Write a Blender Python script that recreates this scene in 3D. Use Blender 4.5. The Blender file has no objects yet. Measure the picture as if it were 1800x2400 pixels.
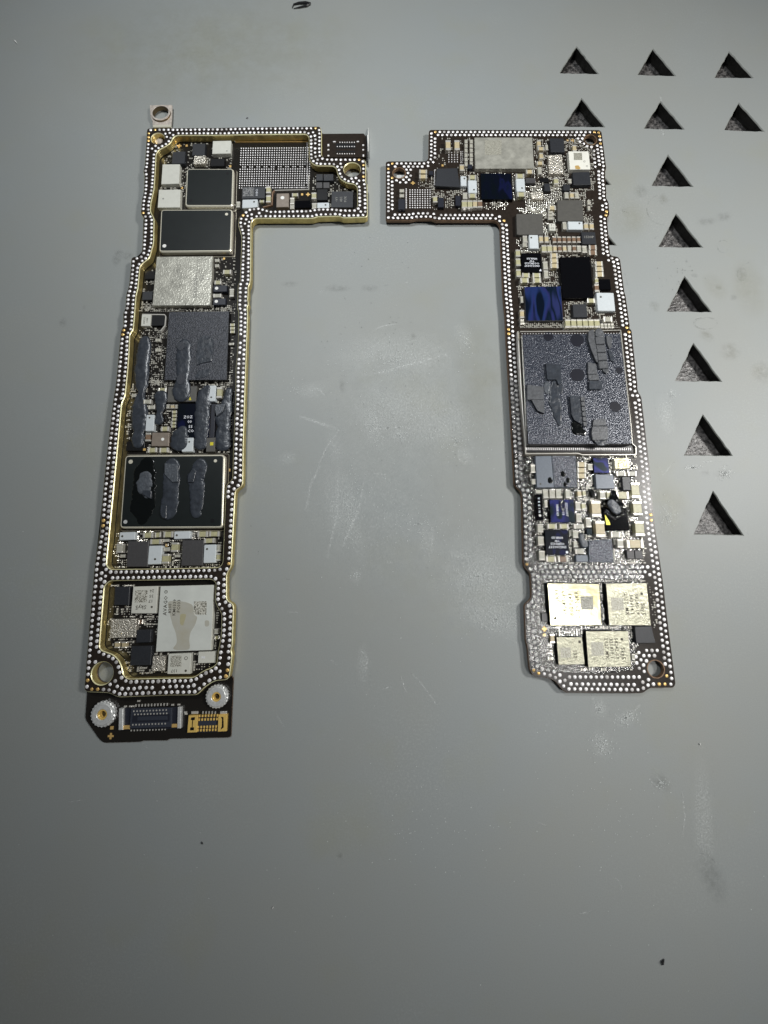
import bpy, bmesh, math, random
from math import sin, cos, pi, radians
from mathutils import Vector, noise as mnoise
random.seed(7)
scene = bpy.context.scene
# ------------------------------------------------------------------ camera (units: 1 = 1 cm)
F = 867.0                       # focal length in photograph pixels (1800 x 2400)
TH = radians(9.3)
D0 = F / 180.0
cam_d = bpy.data.cameras.new('camera'); cam = bpy.data.objects.new('camera', cam_d)
scene.collection.objects.link(cam); scene.camera = cam
cam.location = (0, -D0 * sin(TH), D0 * cos(TH)); cam.rotation_euler = (TH, 0, 0)
cam_d.sensor_fit = 'VERTICAL'; cam_d.sensor_height = 36; cam_d.lens = F / 2400 * 36
cam_d.clip_start = 0.01; cam_d.clip_end = 500
# ------------------------------------------------------------------ world, lamps, exposure
w = bpy.data.worlds.new('World'); scene.world = w; w.use_nodes = True
bg = w.node_tree.nodes['Background']; bg.inputs[0].default_value = (0.80, 0.90, 1.0, 1); bg.inputs[1].default_value = 0.04
def lamp(name, loc, aim, size, power, col, spread=80):
    l = bpy.data.lights.new(name, 'AREA'); l.shape = 'DISK'; l.size = size; l.spread = radians(spread); l.energy = power; l.color = col
    o = bpy.data.objects.new(name, l); scene.collection.objects.link(o); o.location = loc
    o.rotation_euler = (Vector(aim) - Vector(loc)).to_track_quat('-Z', 'Y').to_euler()
    return o
lamp('bench_lamp', (16.5, 3.5, 14.0), (3.6, 3.2, 0), 3.0, 480, (1.0, 0.985, 0.95), 60)
lamp('side_lamp', (-3.8, 11.0, 16.0), (-0.6, 6.0, 0), 3.0, 395, (0.95, 0.985, 1.0), 78)
lamp('ring_lamp', (8.0, -3.6, 14.0), (3.0, -3.4, 0), 3.2, 84, (1.0, 0.985, 0.96), 58)
scene.view_settings.view_transform = 'Standard'; scene.view_settings.look = 'None'
scene.view_settings.exposure = 0; scene.view_settings.gamma = 1
scene.cycles.max_bounces = 6; scene.cycles.transparent_max_bounces = 16
# ------------------------------------------------------------------ picture -> place
RG = {'A': (300, 230, 5.53), 'B': (580, 270, 5.53), 'C': (290, 480, 5.53), 'D': (270, 720, 5.53), 'E': (230, 1040, 4.74),
      'F': (190, 1320, 4.4838), 'G': (180, 1560, 4.1475), 'H': (890, 290, 5.53), 'I': (1150, 290, 5.53),
      'J': (1160, 540, 5.0273), 'K': (1190, 750, 4.74), 'L': (1200, 1050, 4.6083), 'M': (1210, 1320, 4.2538),
      'T1': (1290, 90, 3.2529), 'T2': (1400, 460, 4.1475), 'T3': (1480, 880, 5.184), 'N': (580, 600, 2.5136),
      'O': (560, 1080, 2.37), 'P': (1200, 1600, 2.765), 'Q': (0, 1500, 1.8433), 'S': (0, 300, 3.6857),
      'U': (0, 0, 1.8433), 'X': (0, 0, 1.0)}
def px(r, X, Y):
    a = RG[r]; return (a[0] + X / a[2], a[1] + Y / a[2])
def W(p, z=0.0):
    """measured photograph point -> position on the plane of height z (the boards lie flat)"""
    dx, dy, dz = (p[0] - 900) / F, -(p[1] - 1200) / F, -1.0
    wy, wz = dy * cos(TH) - dz * sin(TH), dy * sin(TH) + dz * cos(TH)
    t = (z - cam.location.z) / wz
    return Vector((dx * t, cam.location.y + wy * t))
def scl(p, z=0.0):
    q = W(p, z); zz = (cam.location.z - z) * cos(TH) + (q.y - cam.location.y) * sin(TH)
    sx = F / zz
    return sx, sx * (cos(TH) + (p[1] - 1200) / F * sin(TH))
def P(r, pts, z=0.0):
    return [W(px(r, *q), z) for q in pts]
# ------------------------------------------------------------------ materials
MATS = {}
def M(name, base, metal=0.0, rough=0.5, bump=0.0, bscale=60, var=0.0, vscale=20, coat=0.0, spec=0.5, base2=None, thr=None, dist=0.002, emit=None):
    m = bpy.data.materials.new(name); m.use_nodes = True; nt = m.node_tree; b = nt.nodes['Principled BSDF']
    b.inputs['Base Color'].default_value = (*base, 1); b.inputs['Metallic'].default_value = metal
    b.inputs['Roughness'].default_value = rough; b.inputs['Coat Weight'].default_value = coat
    b.inputs['Coat Roughness'].default_value = 0.08; b.inputs['Specular IOR Level'].default_value = spec
    geo = nt.nodes.new('ShaderNodeNewGeometry')
    if var or base2:
        n = nt.nodes.new('ShaderNodeTexNoise'); n.inputs['Scale'].default_value = vscale; n.inputs['Detail'].default_value = 5
        n.inputs['Roughness'].default_value = 0.6; nt.links.new(geo.outputs['Position'], n.inputs['Vector'])
        r = nt.nodes.new('ShaderNodeValToRGB'); nt.links.new(n.outputs['Fac'], r.inputs['Fac'])
        lo, hi = thr or (0.3, 0.7)
        r.color_ramp.elements[0].position = lo; r.color_ramp.elements[1].position = hi
        b2 = base2 or tuple(min(1, c * (1 + var)) for c in base)
        b1 = base if base2 else tuple(c * (1 - var) for c in base)
        r.color_ramp.elements[0].color = (*b1, 1); r.color_ramp.elements[1].color = (*b2, 1)
        nt.links.new(r.outputs['Color'], b.inputs['Base Color'])
    if bump:
        n = nt.nodes.new('ShaderNodeTexNoise'); n.inputs['Scale'].default_value = bscale; n.inputs['Detail'].default_value = 3
        nt.links.new(geo.outputs['Position'], n.inputs['Vector'])
        bp = nt.nodes.new('ShaderNodeBump'); bp.inputs['Strength'].default_value = bump; bp.inputs['Distance'].default_value = dist
        nt.links.new(n.outputs['Fac'], bp.inputs['Height']); nt.links.new(bp.outputs['Normal'], b.inputs['Normal'])
    MATS[name] = m
    return m
M('solder', (0.95, 0.93, 0.93), 0.25, 0.35)
M('solder_big', (0.92, 0.92, 0.90), 0.45, 0.30, 0.3, 120)
M('gold_pad', (0.90, 0.60, 0.22), 0.5, 0.35)
M('gold_wall', (0.62, 0.50, 0.20), 0.75, 0.38, 0.5, 14, var=0.25, vscale=9, dist=0.01)
M('gold_rim', (0.96, 0.84, 0.50), 0.3, 0.36, 0.5, 12, var=0.22, vscale=5)
M('mask', (0.024, 0.018, 0.014), 0.0, 0.28, 0.15, 40, var=0.25, vscale=25, spec=0.28)
M('mask_gloss', (0.014, 0.012, 0.010), 0.0, 0.2, 0.2, 10, spec=0.6)
M('copper_edge', (0.22, 0.13, 0.075), 0.2, 0.45, var=0.3, vscale=12)
M('chip', (0.024, 0.026, 0.031), 0.0, 0.45, 0.3, 200, var=0.2, vscale=60)
M('chip_speck', (0.011, 0.013, 0.020), 0.0, 0.40, 1.0, 70, base2=(0.07, 0.075, 0.095), thr=(0.42, 0.72), vscale=48, dist=0.006)
M('chip_taupe', (0.085, 0.082, 0.074), 0.0, 0.5, var=0.12, vscale=30)
M('chip_grey', (0.058, 0.056, 0.058), 0.0, 0.5, 0.2, 150, var=0.15, vscale=40)
M('chip_steel', (0.13, 0.15, 0.18), 0.1, 0.42, 0.2, 150, var=0.1, vscale=40)
M('black', (0.005, 0.005, 0.006), 0.0, 0.35)
M('mirror_black', (0.003, 0.003, 0.004), 0.0, 0.10, 0.2, 8, spec=0.4, base2=(0.03, 0.03, 0.034), thr=(0.66, 0.80), vscale=70)
M('lid', (0.009, 0.012, 0.012), 0.0, 0.34, var=0.12, vscale=8)
M('rim', (0.86, 0.82, 0.68), 0.45, 0.33)
M('silver_label', (0.58, 0.57, 0.50), 0.5, 0.29, 0.7, 46, var=0.28, vscale=7, dist=0.006)
M('silver_rough', (0.66, 0.62, 0.54), 0.6, 0.25, 1.0, 45, var=0.35, vscale=45, dist=0.022)
M('cream', (0.60, 0.60, 0.54), 0.0, 0.5, var=0.05, vscale=14)
M('cream_white', (0.76, 0.75, 0.68), 0.0, 0.45, var=0.06, vscale=10)
M('avago', (0.60, 0.62, 0.58), 0.0, 0.42, var=0.06, vscale=6)
M('olive_label', (0.44, 0.43, 0.33), 0.45, 0.30, 0.9, 42, var=0.20, vscale=16, dist=0.009)
M('gold_label', (0.60, 0.55, 0.30), 0.45, 0.25, 0.3, 7, base2=(0.64, 0.63, 0.50), vscale=5, dist=0.02)
M('inductor', (0.56, 0.60, 0.62), 0.0, 0.5, var=0.04, vscale=30)
M('sensor', (0.24, 0.20, 0.165), 0.2, 0.42, var=0.1, vscale=20)
M('cap_tan', (0.50, 0.42, 0.26), 0.0, 0.4, var=0.12, vscale=30)
M('cap_olive', (0.42, 0.40, 0.24), 0.0, 0.4, var=0.15, vscale=30)
M('cap_brown', (0.20, 0.13, 0.085), 0.0, 0.4, var=0.15, vscale=30)
M('cap_grey', (0.40, 0.39, 0.33), 0.0, 0.4, var=0.15, vscale=30)
M('terminal', (0.93, 0.90, 0.82), 0.6, 0.24)
M('putty', (0.036, 0.042, 0.053), 0.0, 0.30, 0.7, 20, var=0.3, vscale=16, dist=0.007)
M('putty_light', (0.07, 0.079, 0.093), 0.0, 0.4, 0.8, 40, var=0.25, vscale=25, dist=0.008)
M('putty_dark', (0.026, 0.030, 0.040), 0.0, 0.45, 0.8, 60)
M('putty_black', (0.004, 0.005, 0.005), 0.0, 0.16, 0.6, 12, dist=0.01)
M('putty_chunk', (0.080, 0.084, 0.092), 0.0, 0.42, 0.5, 50, var=0.3, vscale=30, dist=0.006)
M('soc', (0.020, 0.024, 0.038), 0.2, 0.24, 1.0, 60, base2=(0.12, 0.13, 0.155), thr=(0.44, 0.66), vscale=52, dist=0.0075)  # pale speckle paints the glittering sheen into the colour
M('steel', (0.72, 0.73, 0.72), 0.4, 0.35, 1.0, 60, var=0.15, vscale=40)
M('bracket', (0.72, 0.64, 0.57), 0.4, 0.33, 0.5, 40, var=0.3, vscale=18)
M('bronze_dark', (0.18, 0.13, 0.07), 0.7, 0.4)
M('print_dark', (0.06, 0.055, 0.04), 0, 0.6)
M('print_grey', (0.26, 0.26, 0.24), 0, 0.6)
M('print_white', (0.80, 0.82, 0.88), 0, 0.5)
M('print_dim', (0.10, 0.105, 0.12), 0, 0.5)
M('conn_black', (0.018, 0.020, 0.030), 0, 0.35)
M('conn_blue', (0.035, 0.040, 0.055), 0, 0.35)
M('conn_gold', (0.90, 0.62, 0.18), 0.3, 0.33)
M('stain_spot', (0.008, 0.009, 0.016), 0, 0.5, spec=0.2)
M('red', (0.4, 0.03, 0.01), 0, 0.4)
M('white', (0.85, 0.85, 0.82), 0, 0.4)
M('yellow', (0.75, 0.66, 0.05), 0.2, 0.3)
M('shaving', (0.02, 0.02, 0.022), 0, 0.4)
M('code_patch', (0.62, 0.61, 0.54), 0, 0.5, base2=(0.10, 0.095, 0.07), thr=(0.49, 0.53), vscale=95)
M('code_dim', (0.47, 0.46, 0.39), 0.2, 0.4, 1.0, 120, base2=(0.30, 0.29, 0.24), thr=(0.45, 0.55), vscale=75)
M('code_chip', (0.035, 0.038, 0.044), 0, 0.5, base2=(0.30, 0.30, 0.30), thr=(0.49, 0.55), vscale=95)
def film_silicon(name, stops, stretch, scale):
    """bare silicon with thin oxide film; black-to-blue reflection bands are painted into its colour"""
    m = bpy.data.materials.new(name); m.use_nodes = True; nt = m.node_tree; b = nt.nodes['Principled BSDF']
    geo = nt.nodes.new('ShaderNodeNewGeometry'); mp = nt.nodes.new('ShaderNodeMapping')
    mp.inputs['Scale'].default_value = stretch; mp.inputs['Rotation'].default_value = (0, 0, radians(-22))
    n = nt.nodes.new('ShaderNodeTexNoise'); n.inputs['Scale'].default_value = scale; n.inputs['Detail'].default_value = 1.2
    r = nt.nodes.new('ShaderNodeValToRGB'); r.color_ramp.interpolation = 'EASE'; e = r.color_ramp.elements
    e[0].position, e[0].color = stops[0][0], (*stops[0][1], 1); e[1].position, e[1].color = stops[1][0], (*stops[1][1], 1)
    for s in stops[2:]:
        q = e.new(s[0]); q.color = (*s[1], 1)
    nt.links.new(geo.outputs['Position'], mp.inputs['Vector']); nt.links.new(mp.outputs[0], n.inputs['Vector'])
    nt.links.new(n.outputs['Fac'], r.inputs['Fac']); nt.links.new(r.outputs['Color'], b.inputs['Base Color'])
    b.inputs['Metallic'].default_value = 0.3; b.inputs['Roughness'].default_value = 0.22
    MATS[name] = m
film_silicon('film_blue', [(0.36, (0.003, 0.008, 0.02)), (0.45, (0.02, 0.04, 0.15)), (0.50, (0.028, 0.035, 0.15)), (0.56, (0.004, 0.012, 0.025)), (0.64, (0.03, 0.04, 0.14))], (3.2, 0.7, 1), 2.2)
film_silicon('film_dark', [(0.30, (0.003, 0.006, 0.010)), (0.55, (0.003, 0.005, 0.014)), (0.66, (0.007, 0.010, 0.05)), (0.8, (0.004, 0.010, 0.012))], (2.0, 1.0, 1), 4)
film_silicon('film_mid', [(0.38, (0.004, 0.015, 0.02)), (0.50, (0.012, 0.018, 0.08)), (0.58, (0.025, 0.03, 0.17)), (0.66, (0.006, 0.018, 0.025))], (1.0, 1.0, 1), 5)
# the glossy film of dried flux: clear where you look through it, shiny where it catches the lamps
def flux_material(name, bump, scale, tint):
    m = bpy.data.materials.new(name); m.use_nodes = True; nt = m.node_tree
    for n in list(nt.nodes): nt.nodes.remove(n)
    out = nt.nodes.new('ShaderNodeOutputMaterial'); mix = nt.nodes.new('ShaderNodeMixShader')
    tr = nt.nodes.new('ShaderNodeBsdfTransparent'); gl = nt.nodes.new('ShaderNodeBsdfGlossy'); fr = nt.nodes.new('ShaderNodeFresnel')
    geo = nt.nodes.new('ShaderNodeNewGeometry'); no = nt.nodes.new('ShaderNodeTexNoise'); bp = nt.nodes.new('ShaderNodeBump')
    tr.inputs[0].default_value = (*tint, 1); gl.inputs['Roughness'].default_value = 0.12; fr.inputs['IOR'].default_value = 1.65
    no.inputs['Scale'].default_value = scale; no.inputs['Detail'].default_value = 4
    bp.inputs['Strength'].default_value = bump; bp.inputs['Distance'].default_value = 0.02
    L = nt.links.new
    L(geo.outputs['Position'], no.inputs['Vector']); L(no.outputs['Fac'], bp.inputs['Height'])
    L(bp.outputs['Normal'], gl.inputs['Normal']); L(bp.outputs['Normal'], fr.inputs['Normal'])
    L(fr.outputs[0], mix.inputs[0]); L(tr.outputs[0], mix.inputs[1]); L(gl.outputs[0], mix.inputs[2]); L(mix.outputs[0], out.inputs[0])
    MATS[name] = m
flux_material('flux', 0.8, 20, (0.97, 0.97, 0.96))
flux_material('flux_thick', 1.0, 34, (0.80, 0.80, 0.78))
# ------------------------------------------------------------------ object helpers
COL = scene.collection
def link(name, me, parent=None, mats=None, loc=None, rot=0.0, scale=None, kind=None):
    o = bpy.data.objects.new(name, me); COL.objects.link(o)
    if mats is not None and me is not None and len(me.materials) == 0:
        for k in (mats if isinstance(mats, (list, tuple)) else [mats]): me.materials.append(MATS[k])
    if loc is not None: o.location = loc
    o.rotation_euler = (0, 0, rot)
    if scale: o.scale = scale
    if parent: o.parent = parent
    if kind: o['kind'] = kind
    return o
def thing(name, label, cat, loc=(0, 0, 0), group=None):
    o = bpy.data.objects.new(name, None); COL.objects.link(o); o.location = loc; o['label'] = label; o['category'] = cat
    o.empty_display_size = 0.1
    if group: o['group'] = group
    return o
def area2(p): return sum(p[i].x * p[(i + 1) % len(p)].y - p[(i + 1) % len(p)].x * p[i].y for i in range(len(p)))
def ccw(p):
    p = [Vector((q[0], q[1])) for q in p]
    return p if area2(p) > 0 else p[::-1]
def rnd(pts, r, n=4):
    out = []; N = len(pts)
    for i in range(N):
        a, b, c = pts[i - 1], pts[i], pts[(i + 1) % N]
        u, v = (a - b), (c - b); lu, lv = u.length, v.length
        if lu < 1e-6 or lv < 1e-6: continue
        u /= lu; v /= lv
        d = min(r, lu * 0.45, lv * 0.45)
        if u.dot(v) < -0.985: out.append(b); continue
        for k in range(n + 1):
            t = k / n; out.append((b + u * d) * (1 - t) ** 2 + b * 2 * t * (1 - t) + (b + v * d) * t ** 2)
    return out
def inset(p, d):
    out = []; N = len(p)
    for i in range(N):
        a, b, c = p[i - 1], p[i], p[(i + 1) % N]
        e1, e2 = (b - a), (c - b)
        if e1.length < 1e-9 or e2.length < 1e-9: out.append(b.copy()); continue
        e1.normalize(); e2.normalize()
        n1, n2 = Vector((-e1.y, e1.x)), Vector((-e2.y, e2.x)); m = n1 + n2
        if m.length < 1e-6: out.append(b + n1 * d); continue
        m.normalize(); out.append(b + m * (d / max(0.4, m.dot(n1))))
    return out
def prism_mesh(pts, z0, z1, bev=0.004):
    """flat-topped solid with chamfered top edge; face material 0 = top, 1 = sides"""
    p = ccw(pts); n = len(p); me = bpy.data.meshes.new('solid')
    top = inset(p, bev) if bev else p
    v = [(q.x, q.y, z0) for q in p] + [(q.x, q.y, z1 - bev) for q in p]; f = []; mi = []
    for i in range(n):
        j = (i + 1) % n; f.append((i, j, n + j, n + i)); mi.append(1)
    if bev:
        v += [(q.x, q.y, z1) for q in top]
        for i in range(n):
            j = (i + 1) % n; f.append((n + i, n + j, 2 * n + j, 2 * n + i)); mi.append(1)
        f.append(tuple(range(2 * n, 3 * n)))
    else: f.append(tuple(range(n, 2 * n)))
    mi.append(0)
    me.from_pydata(v, [], f); me.polygons.foreach_set('material_index', mi); me.update()
    return me
def centre(p): return sum((Vector((q[0], q[1])) for q in p), Vector((0, 0))) / len(p)
def solid(name, pts, z0, z1, mats, parent=None, bev=0.004, kind=None, origin=None):
    """pts in world xy; the object's origin sits at its own centre"""
    c = centre(pts); me = prism_mesh([q - c for q in pts], z0 - z0, z1 - z0, bev)
    if isinstance(mats, str): mats = [mats, mats]
    o = link(name, me, parent, mats, kind=kind)
    base = Vector((0, 0, 0))
    if parent is not None:
        pw = parent; 
        while pw is not None: base += Vector(pw.location); pw = pw.parent
    o.location = Vector((c.x, c.y, z0)) - base
    return o
PHI = {'left': 0.028, 'right': -0.010}
def rect(r, x0, y0, x1, y1, z, side):
    """measured upright box in a crop -> true rectangle lying square to its board"""
    c = px(r, (x0 + x1) / 2, (y0 + y1) / 2); s = scl(c, z); q = W(c, z); k = RG[r][2]
    hw, hh = abs(x1 - x0) / k / s[0] / 2, abs(y1 - y0) / k / s[1] / 2
    ph = PHI[side]; ux, uy = Vector((cos(ph), sin(ph))), Vector((-sin(ph), cos(ph)))
    return [q - ux * hw - uy * hh, q + ux * hw - uy * hh, q + ux * hw + uy * hh, q - ux * hw + uy * hh]
def rel(parent, x, y, z):
    base = Vector((0, 0, 0)); pw = parent
    while pw is not None: base += Vector(pw.location); pw = pw.parent
    return Vector((x, y, z)) - base
def curve_solid(name, outer, holes, z0, z1, bev, mats, parent=None, kind=None):
    """outline with holes, extruded; material 0 = top, 1 = walls, 2 = rolled rim"""
    cu = bpy.data.curves.new('outline', 'CURVE'); cu.dimensions = '2D'; cu.fill_mode = 'BOTH'
    for p in [outer] + holes:
        s = cu.splines.new('POLY'); s.points.add(len(p) - 1); s.use_cyclic_u = True
        for i, q in enumerate(p): s.points[i].co = (q.x, q.y, 0, 1)
    cu.extrude = (z1 - z0) / 2 - bev; cu.bevel_depth = bev; cu.bevel_resolution = 0; cu.offset = -bev
    t = bpy.data.objects.new('tmp', cu); COL.objects.link(t); bpy.context.view_layer.update()
    me = bpy.data.meshes.new_from_object(t.evaluated_get(bpy.context.evaluated_depsgraph_get()))
    bpy.data.objects.remove(t); me.transform(__import__('mathutils').Matrix.Translation((0, 0, (z0 + z1) / 2)))
    me.materials.clear()
    for k in mats: me.materials.append(MATS[k])
    mi = []
    for f in me.polygons:
        a = abs(f.normal.z); mi.append(0 if a > 0.95 else (1 if a < 0.3 else 2))
    me.polygons.foreach_set('material_index', mi); me.polygons.foreach_set('use_smooth', [False] * len(mi)); me.update()
    o = link(name, me, parent, kind=kind)
    if parent: o.location = rel(parent, 0, 0, 0)
    return o
def circle(r, X, Y, rad, z, n=36):
    c = px(r, X, Y); s = scl(c, z)[0]; q = W(c, z); R = rad / RG[r][2] / s
    return [q + Vector((cos(2 * pi * i / n), sin(2 * pi * i / n))) * R for i in range(n)], q, R
def batch(name, items, mats, parent=None, kind=None):
    """items: (verts, faces, material index) joined in one mesh"""
    V = []; Fc = []; mi = []
    for v, f, m in items:
        b = len(V); V += v; Fc += [tuple(i + b for i in q) for q in f]; mi += [m] * len(f)
    me = bpy.data.meshes.new(name); me.from_pydata(V, [], Fc)
    for k in mats: me.materials.append(MATS[k])
    me.polygons.foreach_set('material_index', mi); me.update()
    o = link(name, me, parent, kind=kind)
    if parent: o.location = rel(parent, 0, 0, 0)
    return o
def boxv(c, hw, hh, z0, z1, ph=0.0, ch=0.0):
    ux, uy = Vector((cos(ph), sin(ph))), Vector((-sin(ph), cos(ph)))
    def ring(a, b, z): return [((c + ux * sx * a + uy * sy * b).x, (c + ux * sx * a + uy * sy * b).y, z) for sx, sy in ((-1, -1), (1, -1), (1, 1), (-1, 1))]
    v = ring(hw, hh, z0) + ring(hw, hh, z1 - ch) + ring(hw - ch, hh - ch, z1)
    f = [(8, 9, 10, 11)]
    for i in range(4):
        j = (i + 1) % 4; f += [(i, j, 4 + j, 4 + i), (4 + i, 4 + j, 8 + j, 8 + i)]
    return v, f
def domev(c, r, z, h, n=10):
    v = [(c.x + cos(2 * pi * i / n) * r, c.y + sin(2 * pi * i / n) * r, z) for i in range(n)]
    v += [(c.x + cos(2 * pi * i / n) * r * .72, c.y + sin(2 * pi * i / n) * r * .72, z + h * .7) for i in range(n)] + [(c.x, c.y, z + h)]
    f = []
    for i in range(n):
        j = (i + 1) % n; f += [(i, j, n + j, n + i), (n + i, n + j, 2 * n)]
    return v, f
DOME = bpy.data.meshes.new('solder_pad'); _v, _f = domev(Vector((0, 0)), 1.0, 0, 1.0, 12)
DOME.from_pydata(_v, [], _f); DOME.materials.append(MATS['solder']); DOME.polygons.foreach_set('use_smooth', [True] * len(_f))
M('solder_dull', (0.55, 0.53, 0.52), 0.3, 0.5, .6, 60)
DOMED = DOME.copy(); DOMED.materials.clear(); DOMED.materials.append(MATS['solder_dull'])
DOMEG = DOME.copy(); DOMEG.materials.clear(); DOMEG.materials.append(MATS['gold_pad'])
# text printed on a part (flat ink)
def text(parent, r, X, Y, hpx, s, rot, mat, z, side, name='marking', sx=1.0):
    cu = bpy.data.curves.new('t', 'FONT'); cu.body = s; cu.align_x = 'CENTER'; cu.align_y = 'CENTER'; cu.space_character = 1.1
    c = px(r, X, Y); k = scl(c, z)[0]; cu.size = hpx / RG[r][2] / k / 0.70; cu.resolution_u = 1; cu.offset = cu.size * 0.012
    cu.space_line = 0.95
    t = bpy.data.objects.new('tmp', cu); COL.objects.link(t); bpy.context.view_layer.update()
    me = bpy.data.meshes.new_from_object(t.evaluated_get(bpy.context.evaluated_depsgraph_get())); bpy.data.objects.remove(t)
    me.materials.clear(); me.materials.append(MATS[mat]); q = W(c, z)
    o = link(name, me, parent); o.location = rel(parent, q.x, q.y, z + 0.0012); o.rotation_euler = (0, 0, radians(rot) + PHI[side])
    o.scale = (sx, 1, 1)
    return o
def dot(parent, r, X, Y, rad, mat, z, name='pin_mark', h=0.0012, seg=14):
    pts, q, R = circle(r, X, Y, rad, z, seg)
    return solid(name, pts, z - 0.0005, z + h, mat, parent, 0)
# generic chip: a part of a board
def chip(board, side, z0, name, r, box, ztop, mat, smat='chip', bev=0.004, rad=0.0):
    z1 = z0 + ztop
    pts = rect(r, *box, z1, side) if not isinstance(box[0], tuple) else P(r, box, z1)
    if rad: pts = rnd(ccw(pts), rad, 5)
    o = solid(name, pts, z0, z1, [mat, smat], board, bev); o['ztop'] = z1
    return o
OCC = {'left': [], 'right': []}
# capacitors: shared meshes per body colour
def cap_meshes():
    d = {}
    for col in ('cap_tan', 'cap_olive', 'cap_brown', 'cap_grey'):
        me = bpy.data.meshes.new('capacitor'); v, f = boxv(Vector((0, 0)), 0.30, 0.46, 0, 0.96, 0, 0.03); me.from_pydata(v, [], f)
        me.materials.append(MATS[col]); d[col] = me
    me = bpy.data.meshes.new('terminal'); v, f = boxv(Vector((0, 0)), 0.10, 0.5, 0, 1.0, 0, 0.05); me.from_pydata(v, [], f)
    me.materials.append(MATS['terminal']); d['t'] = me
    return d
CM = cap_meshes()
def cap(board, side, z0, r, box, col, h=None):
    x0, y0, x1, y1 = box; k = RG[r][2]; c = px(r, (x0 + x1) / 2, (y0 + y1) / 2)
    horiz = (x1 - x0) >= (y1 - y0) * 0.98
    s = scl(c, z0 + 0.03); ww, hh = (x1 - x0) / k / s[0], (y1 - y0) / k / s[1]
    h = h or min(0.06, 0.75 * min(ww, hh)); q = W(c, z0 + h)
    a, b = (ww, hh) if horiz else (hh, ww)
    OCC[side].append((q.x, q.y, ww / 2 + 0.004, hh / 2 + 0.004))
    o = link('capacitor', CM['cap_' + col], board, loc=rel(board, q.x, q.y, z0), rot=PHI[side] + (0 if horiz else pi / 2) + random.uniform(-.02, .02), scale=(a, b, h))
    for sg in (-1, 1): link('terminal', CM['t'], o, loc=(sg * 0.40, 0, 0))
    return o
def occ_rect(side, pts):
    xs = [p.x for p in pts]; ys = [p.y for p in pts]
    OCC[side].append(((min(xs) + max(xs)) / 2, (min(ys) + max(ys)) / 2, (max(xs) - min(xs)) / 2, (max(ys) - min(ys)) / 2))
def free(side, q, m=0.008):
    for x, y, a, b in OCC[side]:
        if abs(q.x - x) < a + m and abs(q.y - y) < b + m: return False
    return True
def inside(q, poly):
    c = False; j = len(poly) - 1
    for i in range(len(poly)):
        a, b = poly[i], poly[j]
        if (a.y > q.y) != (b.y > q.y) and q.x < (b.x - a.x) * (q.y - a.y) / (b.y - a.y) + a.x: c = not c
        j = i
    return c
import numpy as np
def seg_arrays(poly):
    a = np.array([(p.x, p.y) for p in poly]); b = np.roll(a, -1, axis=0); return a, b
def dist_poly(q, sa):
    a, b = sa; p = np.array((q.x, q.y)); ab = b - a; L = (ab * ab).sum(1) + 1e-12
    t = np.clip(((p - a) * ab).sum(1) / L, 0, 1); d = a + ab * t[:, None] - p
    return math.sqrt((d * d).sum(1).min())
def along(poly, off, step):
    """points beside a closed outline (ccw), off to its left"""
    N = len(poly)
    for i in range(N):
        a, b = poly[i], poly[(i + 1) % N]; e = b - a; L = e.length
        if L < 1e-6: continue
        e /= L; n = Vector((-e.y, e.x)); k = max(1, int(L / step))
        for j in range(k): yield a + e * (L * j / k) + n * off
class Grid:
    def __init__(s, c): s.c = c; s.d = {}
    def near(s, q, r):
        i, j = int(q.x // s.c), int(q.y // s.c)
        for u in (i - 1, i, i + 1):
            for v in (j - 1, j, j + 1):
                for p in s.d.get((u, v), ()):
                    if (p - q).length < r: return True
        return False
    def add(s, q): s.d.setdefault((int(q.x // s.c), int(q.y // s.c)), []).append(q)
def place_pads(board, pads, z, golds, R=0.0208, H=0.007):
    gold = set()
    for g in golds:
        gold.add(min(range(len(pads)), key=lambda i: (pads[i] - g).length))
    C = Vector((0, -0.78))
    order = sorted(range(len(pads)), key=lambda i: (i not in gold, (pads[i] - C).length))
    rest = []
    for n, i in enumerate(order):
        q = pads[i]; r = R * random.uniform(0.89, 1.09)
        if n < 300: link('solder_pad', DOMEG if i in gold else (DOMED if random.random() < .13 else DOME), board, loc=rel(board, q.x, q.y, z), rot=random.random() * 6, scale=(r, r * random.uniform(.95, 1.05), H * random.uniform(.7, 1.2)))
        else:
            v, f = domev(q, r, z, H * random.uniform(.7, 1.2), 10); rest.append((v, f, int(random.random() < .13)))
    if rest:
        o = batch('solder_pads', rest, ['solder', 'solder_dull'], board, 'stuff'); o.data.polygons.foreach_set('use_smooth', [True] * len(o.data.polygons))
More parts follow.
